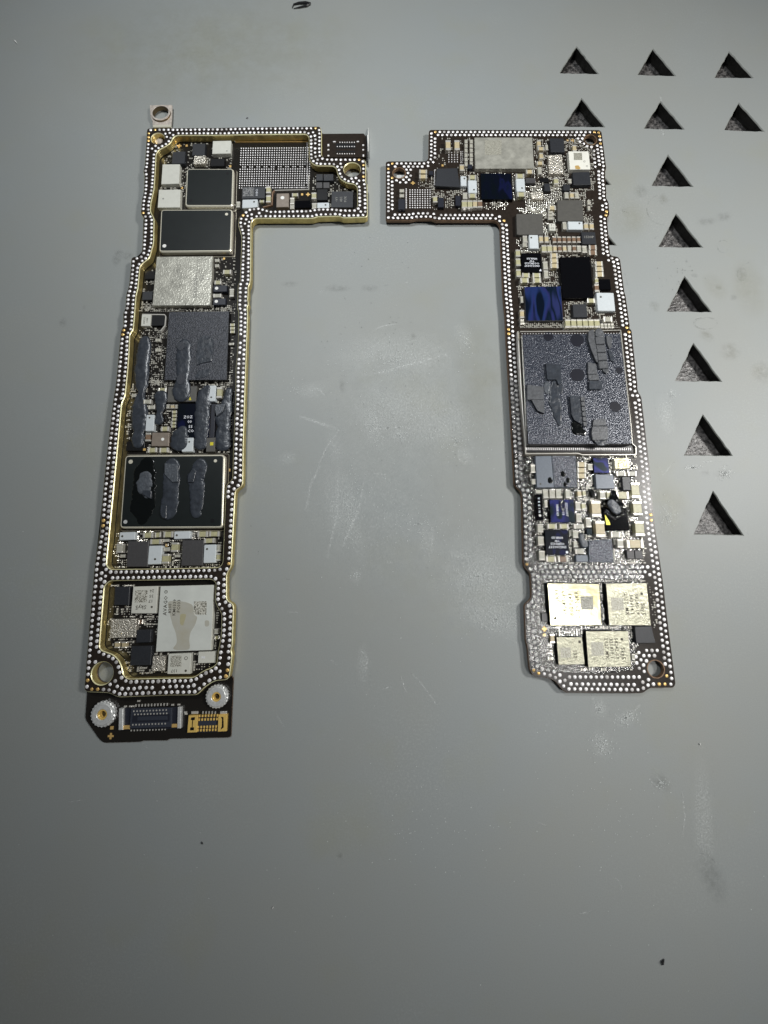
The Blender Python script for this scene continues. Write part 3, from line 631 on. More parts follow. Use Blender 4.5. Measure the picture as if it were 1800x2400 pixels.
LC('shielded_chip', 'A', (852, 746, 1002, 852), 0.045, 'silver_rough')
LC('shielded_chip', 'A', ((447, 857), (672, 855), (660, 1108), (430, 1115)), 0.055, 'cream')
o = LC('shielded_chip', 'A', ((400, 1186), (680, 1183), (672, 1415), (383, 1418)), 0.055, 'cream'); dot(o, 'A', 457, 1303, 12, 'print_grey', ZB + .055)
def lid(r, quad, h, dots, inset_=0.021):
    z1 = ZB + h; q = rnd(ccw(P(r, quad, z1)), 0.055, 6); occ_rect('left', q)
    o = solid('metal_lid', q, ZB, z1, ['rim', 'rim'], LB, 0.012)
    sub = solid('substrate', rnd(ccw(inset(ccw(P(r, quad, z1)), -0.03)), 0.03, 3), ZB, ZB + 0.012, ['mask', 'rim'], LB, 0.004)
    c = solid('cover', rnd(inset(q, inset_), 0.02, 3), z1 - .002, z1 + 0.003, 'lid', o, 0.002)
    for X, Y, R, m in dots: dot(o, r, X, Y, R, m, z1 + 0.003)
    return z1 + 0.003
lid('A', ((760, 912), (1372, 912), (1358, 1402), (738, 1402)), 0.06, [(1290, 973, 20, 'black'), (812, 1328, 22, 'black')])
lid('C', ((480, 60), (1412, 55), (1395, 605), (455, 612)), 0.07, [(1333, 122, 20, 'rim'), (527, 533, 25, 'white')])
ZL = lid('E', ((298, 128), (1408, 118), (1385, 935), (238, 940)), 0.075, [(362, 200, 24, 'rim'), (1303, 190, 18, 'rim'), (303, 868, 22, 'steel'), (1270, 856, 24, 'black')], 0.021)
o = LC('shielded_chip', 'C', ((427, 672), (1155, 665), (1120, 1302), (370, 1305)), 0.06, 'silver_label')
pts_, q_, R_ = circle('C', 502, 1207, 30, ZB + .06)
curve_solid('pin_mark', rnd(pts_, .001), [circle('C', 502, 1207, 23, ZB + .06)[0]], ZB + .0585, ZB + .0612, 0.0002, ['print_grey'] * 3, o)
text(o, 'C', 1020, 960, 50, 'UST', 90, 'print_grey', ZB + .06, 'left'); text(o, 'C', 935, 1060, 50, '339S00761', 90, 'print_grey', ZB + .06, 'left')
LC('chip', 'C', (275, 857, 402, 962), 0.035, 'black'); LC('chip', 'C', (240, 1120, 372, 1232), 0.04, 'chip')
for b in ((1162, 1042, 1336, 1126), (1158, 1212, 1320, 1296)):
    o = LC('chip', 'C', b, 0.045, 'conn_black'); dot(o, 'C', b[0] + 42, b[1] + 40, 22, 'white', ZB + .045)
LC('processor', 'D', ((697, 62), (1478, 50), (1446, 944), (636, 946)), 0.06, 'chip_speck', 'black')
o = LC('shielded_chip', 'D', ((345, 95), (463, 95), (450, 243), (332, 243)), 0.05, 'cream'); text(o, 'D', 378, 170, 22, '4W212', 90, 'print_dark', ZB + .05, 'left'); text(o, 'D', 415, 170, 22, '1344', 90, 'print_dark', ZB + .05, 'left')
LC('chip', 'D', (470, 105, 635, 240), 0.03, 'black')
strip(LB, 'shield_trace', 'D', [(350, 92), (500, 94), (640, 96), (655, 120), (645, 235), (585, 310)], 14, ZB, ZB + 0.03, 'terminal')
# ball grid left by a removed chip
it = []
for i in range(30):
    for j in range(20):
        X = 1465 + i * 31; Y = 640 + j * 30.3
        p = px('A', X - j * 1.4, Y + 3 - i * 0.2)
        if 17 < j or (j in (8,) and i % 3 == 0) or (abs(i - 15) < 1 and j in (8, 9)): continue
        if i > 27 and j > 15: continue
        v, f = domev(W(p, ZB + .01), 0.0105, ZB, 0.008, 8); it.append((v, f, 0))
g_ = P('B', [(-160, 350), (790, 340), (800, 962), (350, 975), (-175, 950)], ZB + .01)
for a, b, n in ((0, 1, 40), (1, 2, 26), (2, 3, 20)):
    for k in range(n):
        q = W(px('B', *[(-160, 352), (775, 350), (780, 945), (350, 948)][a]), ZB).lerp(W(px('B', *[(-160, 352), (775, 350), (780, 945), (350, 948)][b]), ZB), k / n)
        v, f = boxv(q, 0.006, 0.005, ZB, ZB + 0.012); it.append((v, f, 0))
occ_rect('left', P('B', [(-170, 340), (800, 340), (800, 920), (-170, 920)], ZB))
batch('solder_balls', it, ['solder'], LB, 'stuff')
strip(LB, 'shield_trace', 'B', [(790, 780), (795, 960), (560, 968), (350, 972)], 10, ZB, ZB + .02, 'terminal')
strip(LB, 'shield_trace', 'B', [(350, 972), (325, 1000), (318, 1160), (200, 1190)], 12, ZB, ZB + .02, 'copper_edge')
strip(LB, 'copper_ledge', 'B', [(-160, 342), (300, 340), (780, 338)], 14, ZB, ZB + .012, 'gold_pad')
o = LC('chip', 'X', (567, 438, 621, 465), 0.05, 'chip'); 
solid('code_mark', rect('A', 1490, 1158, 1632, 1272, ZB + .05, 'left'), ZB + .0495, ZB + .051, 'code_chip', o, 0)
text(o, 'B', 55, 1000, 26, 'KE29', 90, 'print_grey', ZB + .05, 'left'); text(o, 'B', 122, 1000, 26, '01EC1', 90, 'print_white', ZB + .05, 'left')
def ind(r, box, d, h=0.055):
    o = LC('inductor', r, box, h, 'inductor', rad=0.012, bev=0.006)
    if d: dot(o, r, d[0], d[1], d[2] if len(d) > 2 else 12, 'print_dark', ZB + h)
    return o
ind('X', (567.6, 467, 603.5, 487), (595.5, 473, 2.3)); ind('B', (902, 1130, 1058, 1205), (1012, 1163)); ind('D', (395, 1392, 500, 1605), (445, 1432)); ind('D', (1190, 1012, 1300, 1220), (1245, 1167))
ind('D', (865, 1690, 1008, 1872), (960, 1746)); ind('E', (235, 982, 408, 1070), (268, 1028)); ind('E', (842, 972, 1022, 1058), (874, 1017)); ind('E', (556, 1132, 704, 1340), (632, 1282)); ind('E', (1172, 1120, 1306, 1325), (1210, 1170))
o = LC('sensor', 'B', (375, 1012, 536, 1190), 0.055, 'sensor', rad=0.006); dot(o, 'B', 453, 1070, 25, 'white', ZB + .055)
o = LC('sensor', 'D', ((480, 1625), (700, 1625), (690, 1800), (466, 1800)), 0.055, 'sensor', rad=0.006); dot(o, 'D', 616, 1711, 20, 'white', ZB + .055)
LC('chip', 'B', (612, 1105, 822, 1200), 0.04, 'mirror_black'); LC('chip', 'B', (892, 762, 976, 848), 0.045, 'chip'); LC('chip', 'B', (986, 762, 1114, 848), 0.04, 'chip'); LC('chip', 'B', (890, 868, 970, 944), 0.045, 'chip_grey'); LC('chip', 'B', (982, 868, 1062, 944), 0.045, 'chip_grey')
LC('chip', 'B', (902, 955, 1040, 1100), 0.04, 'black')
o = LC('chip', 'B', ((1092, 985), (1370, 985), (1368, 1195), (1085, 1195)), 0.055, 'chip')
text(o, 'B', 1158, 1090, 30, '\u2022YY', 90, 'print_grey', ZB + .055, 'left'); text(o, 'B', 1215, 1090, 30, '4EC', 90, 'print_grey', ZB + .055, 'left'); text(o, 'B', 1270, 1090, 30, 'PUX', 90, 'print_grey', ZB + .055, 'left')
o = LC('chip', 'D', (680, 1025, 1052, 1226), 0.05, 'chip_taupe'); solid('yellow_mark', P('D', [(972, 1160), (988, 1205), (955, 1205)], ZB + .05), ZB + .0495, ZB + .0515, 'yellow', o, 0)
o = LC('chip', 'D', ((815, 1248), (1235, 1248), (1222, 1690), (785, 1690)), 0.045, 'film_dark', 'black')
for Y, s, X in ((1425, 'ZOZ', 945), (1485, '00', 965), (1545, '55', 975), (1605, 'CO', 980)): text(o, 'D', X, Y, 36, s, 0 if s != '55' else 180, 'print_white', ZB + .045, 'left')
LC('chip', 'D', (1235, 1250, 1290, 1690), 0.04, 'conn_black')
o = LC('chip', 'D', (1180, 1690, 1292, 1872), 0.05, 'chip_taupe'); solid('yellow_mark', rect('D', 1230, 1750, 1272, 1792, ZB + .05, 'left'), ZB + .0495, ZB + .0515, 'yellow', o, 0)
LC('chip', 'D', (140, 1740, 380, 1860), 0.03, 'black'); solid('test_point', rect('D', 362, 1830, 396, 1860, ZB + .032, 'left'), ZB + .03, ZB + .033, 'gold_pad', LB, 0)
LC('chip', 'E', ((332, 1082), (562, 1082), (546, 1366), (312, 1366)), 0.055, 'chip_grey'); LC('chip', 'E', ((938, 1072), (1172, 1070), (1158, 1354), (922, 1356)), 0.055, 'chip_grey')
for X, Y in ((1453, 292), (762, 1127)): solid('test_point', rect('E', X - 15, Y - 15, X + 15, Y + 15, ZB + .003, 'left'), ZB, ZB + .003, 'gold_pad', LB, 0)
# lower cavity
LC('chip', 'F', ((356, 247), (512, 247), (500, 440), (345, 440)), 0.055, 'chip')
o = LC('shielded_chip', 'F', ((548, 247), (806, 240), (786, 528), (524, 528)), 0.06, 'cream'); Z = ZB + .06
solid('code_mark', P('F', [(572, 285), (700, 283), (690, 410), (562, 412)], Z), Z - .0005, Z + .0012, 'code_patch', o, 0)
text(o, 'F', 745, 290, 30, '26', 180, 'print_dark', Z, 'left'); text(o, 'F', 738, 345, 30, '35', 180, 'print_dark', Z, 'left'); text(o, 'F', 733, 397, 30, '17', 180, 'print_dark', Z, 'left')
text(o, 'F', 628, 462, 40, 'Sky5', 180, 'print_dark', Z, 'left'); dot(o, 'F', 743, 460, 11, 'print_dark', Z)
o = LC('shielded_chip', 'F', ((834, 242), (1397, 228), (1366, 915), (785, 932)), 0.06, 'avago', 'cream')
text(o, 'F', 888, 445, 38, 'AVAGO', 90, 'print_dark', Z, 'left'); text(o, 'F', 935, 475, 32, '8200', 90, 'print_dark', Z, 'left'); text(o, 'F', 982, 465, 32, 'KM0339', 90, 'print_dark', Z, 'left'); text(o, 'F', 1028, 450, 32, 'PC033', 90, 'print_dark', Z, 'left')
solid('code_mark', P('F', [(1188, 402), (1322, 400), (1316, 540), (1182, 542)], Z), Z - .0005, Z + .0012, 'code_patch', o, 0)
pts_ = circle('F', 893, 301, 17, Z)[0]; curve_solid('pin_mark', pts_, [circle('F', 893, 301, 12, Z)[0]], Z - .001, Z + .0012, .0002, ['print_dark'] * 3, o); dot(o, 'F', 893, 301, 5, 'print_dark', Z)
# tea-coloured stain running down the label
M('stain_tan', (0.42, 0.40, 0.32), 0, 0.45, base2=(0.46, 0.46, 0.42), vscale=5); M('stain_deep', (0.40, 0.37, 0.24), 0, 0.45, base2=(0.43, 0.40, 0.25), vscale=12)
def flat(parent, name, r, pts, z, mat, rr=0.05): return solid(name, rnd(ccw(P(r, pts, z)), rr, 4), z - .0005, z + .0008, mat, parent, 0)
flat(o, 'stain', 'F', [(905, 400), (1010, 395), (1110, 410), (1180, 440), (1185, 545), (1225, 560), (1200, 650), (1150, 720), (1135, 800), (1150, 910), (1010, 915), (960, 900), (1010, 840), (1000, 740), (960, 640), (930, 520)], Z, 'stain_tan')
flat(o, 'stain', 'F', [(1040, 530), (1105, 535), (1100, 570), (1070, 660), (1040, 640)], Z + .0006, 'stain_deep')
flat(o, 'stain', 'F', [(1300, 600), (1345, 600), (1350, 660), (1300, 670)], Z, 'stain_tan')
LC('shielded_chip', 'F', ((312, 590), (581, 584), (574, 780), (300, 788)), 0.05, 'silver_rough'); LC('chip', 'F', (582, 700, 732, 834), 0.05, 'chip'); LC('chip', 'F', (522, 872, 735, 1074), 0.055, 'chip'); LC('shielded_chip', 'F', (748, 975, 880, 1135), 0.045, 'silver_rough')
o = LC('shielded_chip', 'F', ((918, 955), (1155, 945), (1144, 1165), (905, 1165)), 0.055, 'cream'); Z = ZB + .055
solid('code_mark', P('F', [(945, 972), (1056, 970), (1052, 1088), (938, 1090)], Z), Z - .0005, Z + .0012, 'code_patch', o, 0)
text(o, 'F', 980, 1130, 30, '137', 180, 'print_dark', Z, 'left'); dot(o, 'F', 1100, 1130, 12, 'print_dark', Z)
curve_solid('pin_mark', circle('F', 1103, 998, 18, Z)[0], [circle('F', 1103, 998, 13, Z)[0]], Z - .001, Z + .0012, .0002, ['print_dark'] * 3, o)
o = LC('shielded_chip', 'F', (1230, 930, 1412, 1050), 0.05, 'cream'); text(o, 'F', 1283, 992, 26, '98', 0, 'print_white', ZB + .05, 'left')
LCAPS = [('C', (1183, 700, 1236, 738), 'grey'), ('C', (1183, 768, 1232, 808), 'grey'), ('C', (1285, 840, 1390, 895), 'olive'), ('C', (1175, 980, 1262, 1030), 'olive'), ('C', (1370, 1085, 1425, 1190), 'grey'), ('C', (1157, 1152, 1262, 1200), 'grey'),
    ('B', (240, 920, 300, 1005), 'olive'), ('B', (240, 1035, 300, 1125), 'olive'), ('B', (552, 1065, 606, 1150), 'grey'), ('B', (552, 1160, 606, 1215), 'grey'), ('B', (830, 1000, 892, 1082), 'olive'), ('B', (835, 1135, 897, 1215), 'grey'), ('B', (575, 1008, 656, 1050), 'olive'), ('A', (1405, 1338, 1450, 1412), 'grey'),
    ('B', (155, 1098, 215, 1130), 'olive'), ('D', (550, 1045, 660, 1096), 'olive'), ('D', (212, 1118, 268, 1165), 'grey'), ('D', (365, 1195, 462, 1250), 'grey'), ('D', (425, 1270, 512, 1320), 'grey'), ('D', (390, 1630, 456, 1735), 'brown'), ('D', (590, 1545, 692, 1605), 'olive'), ('D', (418, 1820, 536, 1880), 'olive'), ('D', (568, 1820, 686, 1880), 'olive'),
    ('D', (1315, 1035, 1380, 1175), 'olive'), ('D', (735, 1338, 798, 1376), 'olive'), ('D', (735, 1388, 796, 1425), 'olive'), ('D', (732, 1436, 792, 1470), 'olive'), ('D', (730, 1484, 788, 1518), 'olive'), ('D', (726, 1528, 786, 1560), 'olive'), ('D', (662, 1258, 702, 1312), 'grey'), ('D', (716, 1262, 762, 1312), 'tan'), ('D', (775, 1262, 812, 1312), 'grey'), ('D', (1398, 1150, 1432, 1232), 'olive'),
    ('E', (495, 985, 607, 1046), 'olive'), ('E', (628, 985, 692, 1040), 'olive'), ('E', (722, 975, 830, 1040), 'olive'), ('E', (1100, 973, 1217, 1035), 'olive'), ('E', (1230, 973, 1346, 1030), 'olive'), ('E', (574, 1060, 700, 1116), 'olive'), ('E', (1174, 1050, 1290, 1102), 'olive'), ('E', (200, 1110, 270, 1212), 'grey'), ('E', (810, 1098, 886, 1202), 'olive'),
    ('E', (706, 1225, 782, 1332), 'olive'), ('E', (1320, 1120, 1362, 1200), 'grey'), ('E', (1313, 1218, 1357, 1302), 'olive'), ('E', (724, 1150, 792, 1195), 'grey'), ('E', (720, 1058, 782, 1090), 'grey'), ('E', (245, 1230, 300, 1265), 'grey'), ('E', (850, 1232, 912, 1262), 'grey'),
    ('F', (350, 828, 402, 892), 'tan'), ('F', (425, 828, 476, 892), 'tan'), ('F', (1398, 690, 1440, 745), 'grey'), ('F', (1400, 765, 1452, 800), 'olive'), ('F', (600, 595, 645, 640), 'brown'),
    ('D', (520, 405, 585, 445), 'grey'), ('D', (520, 535, 585, 575), 'grey'), ('D', (1490, 210, 1550, 245), 'olive'), ('D', (1490, 255, 1550, 290), 'olive'), ('D', (1490, 300, 1550, 335), 'olive'), ('D', (1480, 460, 1540, 490), 'grey')]
for r, b, c in LCAPS: cap(LB, 'left', ZB, r, b, c)
cross(LB, 'A', 665, 620, 28, ZB + .002); cross(LB, 'B', 785, 1028, 26, ZB + .002); cross(LB, 'G', 330, 685, 28, ZB + .002)
for r, X, Y, s in (('A', 760, 615, 13), ('A', 700, 1163, 13), ('A', 1325, 883, 13), ('B', 708, 1026, 13), ('C', 1300, 697, 12), ('G', 340, 605, 16)):
    solid('test_point', rect(r, X - s, Y - s, X + s, Y + s, ZB + .003, 'left'), ZB, ZB + .003, 'gold_pad', LB, 0)
# crowds of parts too small to name one by one
def tiny(board, side, z, areas, mats=('terminal', 'cap_grey', 'black'), name='tiny_components'):
    it = []
    for r, poly, step, dens in areas:
        pw = P(r, poly, z); xs = [p.x for p in pw]; ys = [p.y for p in pw]; s = step; y = min(ys); ph = PHI[side]
        while y < max(ys):
            x = min(xs)
            while x < max(xs):
                q = Vector((x, y))
                if inside(q, pw) and free(side, q):
                    m = mnoise.noise(Vector((x * 5, y * 5, 3.3)))
                    if random.random() < dens * (1.0 + 0.9 * m):
                        if random.random() < 0.55:
                            v, f = domev(q, s * .27, z, s * .25, 6); it.append((v, f, 0))
                        else:
                            hz = random.random() < .5; a, b = (s * .42, s * .26) if hz else (s * .26, s * .42); h = s * .5
                            v, f = boxv(q, a * .5, b * .5 if not hz else b, z, z + h * .9, ph, s * .04); 
                            it.append((boxv(q, a * (.5 if hz else 1), b * (1 if hz else .5), z, z + h * .92, ph, s * .04)[0], f, 1))
                            for sg in (-1, 1):
                                c = q + (Vector((cos(ph), sin(ph))) * sg * a * .75 if hz else Vector((-sin(ph), cos(ph))) * sg * b * .75)
                                v, f = boxv(c, a * (.3 if hz else 1), b * (1 if hz else .3), z, z + h, ph, s * .04); it.append((v, f, 0))
                x += s
            y += s
    return batch(name, it, list(mats), board, 'stuff')
tiny(LB, 'left', ZB, [('A', [(560, 590), (1380, 590), (1400, 1440), (380, 1440), (450, 850), (560, 700)], 0.030, 0.42),
    ('B', [(860, 780), (1160, 780), (1380, 960), (1380, 1190), (820, 1190)], 0.030, 0.5), ('C', [(270, 860), (420, 860), (400, 1370), (220, 1370)], 0.030, 0.45), ('C', [(1150, 670), (1460, 670), (1450, 1340), (1140, 1340)], 0.030, 0.38),
    ('C', [(220, 1310), (1450, 1310), (1440, 1380), (210, 1380)], 0.026, 0.8), ('D', [(300, 250), (690, 250), (620, 1000), (440, 1000)], 0.028, 0.55), ('D', [(1480, 50), (1560, 50), (1530, 940), (1450, 940)], 0.026, 0.6), ('D', [(440, 960), (1530, 960), (1520, 1010), (440, 1010)], 0.028, 0.8),
    ('D', [(150, 1000), (1530, 1000), (1500, 1880), (140, 1880)], 0.032, 0.5), ('E', [(190, 965), (1370, 965), (1360, 1370), (180, 1370)], 0.028, 0.75), ('F', [(310, 215), (1390, 215), (1390, 235), (300, 235)], 0.028, 0.7),
    ('F', [(290, 440), (830, 440), (800, 1180), (460, 1170), (440, 960), (290, 800)], 0.030, 0.6), ('F', [(1390, 480), (1450, 480), (1420, 920), (1380, 920)], 0.030, 0.7), ('F', [(740, 935), (1440, 935), (1380, 1080), (1240, 1130), (740, 1170)], 0.030, 0.5)])
# grey heat putty smeared over the parts
Z2 = ZB + 0.03
for k, (nm, r, sp, z, h, m) in enumerate([
    ('heat_putty', 'D', [(378, 420, 62), (370, 520, 95), (350, 640, 88), (335, 760, 98), (330, 900, 92), (330, 1020, 80), (335, 1085, 52), (310, 1180, 72), (305, 1300, 102), (305, 1440, 112), (300, 1560, 95), (292, 1622, 66), (285, 1700, 90), (285, 1740, 88)], Z2 - .01, 0.045, 'putty'),
    ('heat_putty', 'D', [(585, 1150, 84), (590, 1190, 88), (580, 1290, 58), (565, 1370, 36), (565, 1440, 58), (560, 1460, 62)], Z2, 0.035, 'putty'),
    ('heat_putty', 'D', [(888, 490, 90), (885, 530, 97), (880, 640, 100), (875, 760, 95), (870, 900, 90), (860, 990, 92), (852, 1070, 112), (850, 1120, 108)], ZB + .055, 0.03, 'putty'),
    ('heat_putty', 'D', [(1185, 1050, 52), (1150, 1110, 88), (1130, 1250, 100), (1120, 1450, 99), (1110, 1600, 95), (1105, 1720, 90), (1102, 1765, 86)], ZB + .04, 0.035, 'putty'),
    ('heat_putty', 'D', [(868, 1590, 62), (842, 1640, 98), (828, 1710, 118), (828, 1750, 116)], ZB + .04, 0.035, 'putty'),
    ('heat_putty', 'D', [(1470, 1080, 52), (1445, 1200, 66), (1425, 1330, 88), (1390, 1430, 104), (1402, 1540, 80), (1390, 1640, 98), (1385, 1740, 106), (1388, 1760, 104)], ZB + .02, 0.05, 'putty'),
    ('black_residue', 'E', [(540, 225, 82), (515, 300, 118), (512, 450, 122), (500, 620, 136), (490, 700, 132), (492, 790, 100), (485, 840, 60)], ZL, 0.014, 'putty_black'),
    ('heat_putty', 'E', [(520, 370, 70), (512, 430, 92), (510, 500, 92), (545, 560, 48)], ZL, 0.026, 'putty_light'),
    ('heat_putty', 'E', [(815, 240, 86), (812, 300, 90), (808, 400, 91), (798, 540, 88), (788, 680, 94), (772, 750, 94)], ZL, 0.028, 'putty'),
    ('heat_putty', 'E', [(1128, 235, 78), (1120, 270, 88), (1080, 380, 98), (1092, 480, 84), (1090, 620, 84), (1082, 740, 74), (1085, 760, 66)], ZL, 0.028, 'putty')]):
    lump(LB, nm, r, sp, z, h, m, seed=k * 3.1)
def chunk(board, name, r, pts, z0, h, mat, bev=0.004, rr=0.01): return solid(name, rnd(ccw(P(r, pts, z0 + h)), rr, 2), z0, z0 + h, mat, board, bev)
chunk(LB, 'heat_putty', 'D', [(1085, 400), (1150, 365), (1230, 375), (1272, 430), (1268, 600), (1250, 700), (1110, 725), (1055, 760), (1045, 640), (1060, 480)], ZB + .059, .012, 'putty', .004, .03)
chunk(LB, 'heat_putty', 'D', [(1060, 820), (1240, 800), (1220, 880), (1150, 915), (1030, 920)], ZB + .059, .006, 'putty', .002, .03)

for X, Y, a, b in ((850, 500, 48, 62), (850, 925, 52, 80), (1180, 440, 40, 25), (1205, 620, 30, 36), (1150, 535, 26, 22), (1190, 535, 20, 20)):
    c = W(px('D', X, Y), ZB + .08); k = scl(px('D', X, Y), ZB + .08)[0] * 5.53; n = 18; top = .0715 if X > 1000 else .0768
    pts = [c + Vector((cos(2 * pi * i / n) * a, sin(2 * pi * i / n) * b)) / k * (1 + .15 * sin(3 * i + X)) for i in range(n)]
    solid('damp_patch', pts, ZB + top - .003, ZB + top + .0008, 'putty_dark', LB, 0)
chunk(LB, 'putty_flake', 'E', [(495, 518), (590, 518), (585, 612), (560, 600), (490, 560)], ZL, .031, 'putty'); chunk(LB, 'putty_flake', 'E', [(695, 680), (758, 680), (755, 835), (715, 825), (690, 780)], ZL, .031, 'putty')
chunk(LB, 'putty_flake', 'E', [(1050, 265), (1085, 310), (1070, 370), (1055, 430), (995, 425), (1000, 350)], ZL, .031, 'putty'); chunk(LB, 'putty_flake', 'E', [(735, 215), (880, 225), (885, 420), (820, 428), (735, 340)], ZL, .0315, 'putty_light', .006)
chunk(LB, 'putty_flake', 'D', [(1300, 1260), (1430, 1250), (1390, 1350), (1310, 1410), (1290, 1320)], ZB + .05, .02, 'putty_light')
# tail: standoffs and connectors
def standoff(r, X, Y, R):
    z = ZB; pts, q, RR = circle(r, X, Y, R, z + .05, 40); st = link('standoff', None, LB) if False else None
    n = 44; ring = [q + Vector((cos(2 * pi * i / n), sin(2 * pi * i / n))) * RR * (1.0 if i % 2 else 0.93) for i in range(n)]
    c = q; hole = [q + Vector((cos(2 * pi * i / 24), sin(2 * pi * i / 24))) * RR * 0.40 for i in range(24)]
    o = curve_solid('standoff', ring, [hole], z, z + 0.05, 0.008, ['steel', 'steel', 'steel'], LB)
    ri = [q + Vector((cos(2 * pi * i / 32), sin(2 * pi * i / 32))) * RR * 0.80 for i in range(32)]
    curve_solid('collar', ri, [hole], z + .049, z + 0.062, 0.004, ['steel', 'steel', 'steel'], o)
    sl = [q + Vector((cos(2 * pi * i / 24), sin(2 * pi * i / 24))) * RR * 0.41 for i in range(24)]; si = [q + Vector((cos(2 * pi * i / 24), sin(2 * pi * i / 24))) * RR * 0.26 for i in range(24)]
    curve_solid('thread_insert', sl, [si], z, z + 0.052, 0.004, ['conn_gold', 'conn_gold', 'conn_gold'], o)
standoff('G', 250, 475, 122); standoff('G', 1358, 303, 112)
zc = ZB + .04
cn = solid('board_connector', P('G', [(412, 415), (1010, 402), (1005, 612), (405, 628)], ZB + .015), ZB, ZB + .015, 'conn_black', LB, .002)
solid('housing', P('G', [(525, 420), (925, 410), (918, 598), (512, 612)], zc), ZB + .014, zc, 'conn_blue', cn, .004)
solid('slot', P('G', [(545, 480), (905, 470), (900, 545), (535, 555)], zc + .001), zc - .001, zc + .0015, 'conn_black', cn, 0)
solid('tongue', P('G', [(590, 498), (880, 490), (878, 528), (586, 536)], zc + .006), zc, zc + .006, 'conn_blue', cn, .002)
for q4 in ([(410, 418), (450, 418), (448, 626), (404, 628)], [(980, 405), (1014, 404), (1008, 612), (975, 612)]): solid('end_shell', P('G', q4, zc), ZB, zc + .002, 'steel', cn, .005)
for q4 in ([(450, 585), (515, 582), (512, 618), (448, 622)], [(922, 570), (978, 568), (975, 602), (920, 604)]): solid('hold_down', P('G', q4, zc - .01), ZB, zc - .01, 'gold_pad', cn, .003)
it = []
for row, (Y, x0, x1, n, s) in enumerate([(388, 575, 880, 11, 9), (443, 555, 870, 11, 5), (475, 565, 875, 11, 5), (575, 545, 860, 11, 5), (628, 530, 860, 12, 7)]):
    for k in range(n):
        X = x0 + (x1 - x0) * k / (n - 1); Yk = Y - 12 * k / (n - 1)
        zz = zc if row in (1, 2, 3) else ZB + .012
        q = W(px('G', X, Yk), zz); v, f = boxv(q, .007, s * .0016, zz - .003, zz + .003, .03); it.append((v, f, 0))
batch('contacts', it, ['terminal'], cn, 'stuff')
c2 = solid('board_connector', P('G', [(1082, 492), (1462, 478), (1450, 645), (1070, 658)], ZB + .012), ZB, ZB + .012, 'conn_black', LB, .002)
for q4 in ([(1085, 488), (1175, 484), (1165, 650), (1072, 654)], [(1375, 480), (1460, 476), (1452, 640), (1368, 644)]):
    s_ = solid('end_shell', P('G', q4, ZB + .034), ZB, ZB + .034, 'conn_gold', c2, .004)
for q4 in ([(1112, 505), (1150, 500), (1145, 530), (1130, 530), (1125, 600), (1140, 600), (1138, 628), (1100, 630), (1105, 600), (1118, 600), (1122, 530), (1108, 528)], [(1400, 498), (1425, 500), (1428, 600), (1398, 622), (1410, 590), (1412, 520)]):
    solid('slot', P('G', q4, ZB + .0345), ZB + .033, ZB + .0355, 'black', c2, 0)
solid('housing', P('G', [(1185, 540), (1355, 533), (1350, 580), (1180, 588)], ZB + .02), ZB, ZB + .02, 'conn_blue', c2, .002)
it = []
for Y, m in ((492, 0), (528, 0), (600, 0), (632, 0)):
    for k in range(7):
        q = W(px('G', 1190 + k * 29 - (Y - 492) * .12, Y - k * 1.0), ZB + .028); v, f = boxv(q, .0085, .013, ZB + .010, ZB + .028, .03, .003); it.append((v, f, 0))
batch('contacts', it, ['conn_gold'], c2, 'stuff')
it = []
for k in range(5):
    q = W(px('G', 1225 + 30 * k, 457), ZB + .01); it.append((*boxv(q, .006, .014, ZB, ZB + .01, .03), 0))
for X in (1145, 1425): q = W(px('G', X, 458), ZB + .012); it.append((*boxv(q, .04, .014, ZB, ZB + .014, .03, .003), 0))
for X, Y in ((470, 398), (520, 397), (545, 396), (930, 382), (990, 380), (1055, 455), (1060, 470), (600, 345)): q = W(px('G', X, Y), ZB + .01); it.append((*boxv(q, .016, .009, ZB, ZB + .012, .03, .002), 0))
batch('solder_fillets', it, ['terminal'], LB, 'stuff')
# tab with contact rows at the upper right, above the frame's arm
it = []
for Y, x0, x1, n in ((347, 1198, 1385, 7), (402, 1165, 1385, 8), (495, 1165, 1385, 8)):
    for k in range(n):
        q = W(px('B', x0 + (x1 - x0) * k / (n - 1), Y), ZB + .03); it.append((*domev(q, .011, ZB + .02, .012, 8), 0))
for X, Y, a, b in ((1125, 340, .02, .01), (1430, 338, .018, .01), (1048, 385, .014, .02), (1048, 445, .014, .012), (1048, 520, .014, .012), (1500, 385, .014, .014), (1500, 445, .014, .012), (1502, 520, .012, .02)):
    q = W(px('B', X, Y), ZB + .03); it.append((*boxv(q, a, b, ZB + .018, ZB + .03, .03, .004), 0))
tb = solid('tab', P('B', [(968, 240), (1505, 236), (1538, 275), (1540, 545), (968, 545)], ZB + .022), ZB, ZB + .022, 'mask', LB, .002)
solid('recess', P('B', [(1145, 365), (1400, 365), (1400, 430), (1145, 430)], ZB + .024), ZB + .021, ZB + .0235, 'black', tb, 0); solid('recess', P('B', [(1150, 460), (1395, 460), (1395, 480), (1150, 480)], ZB + .024), ZB + .021, ZB + .0235, 'black', tb, 0)
batch('contacts', it, ['solder'], tb, 'stuff')
strip(LB, 'metal_edge', 'B', [(1541, 262), (1546, 400), (1550, 590)], 16, ZB, ZB + .055, 'black'); strip(LB, 'metal_edge', 'B', [(1556, 255), (1562, 400), (1564, 470)], 7, ZB, ZB + .07, 'white')
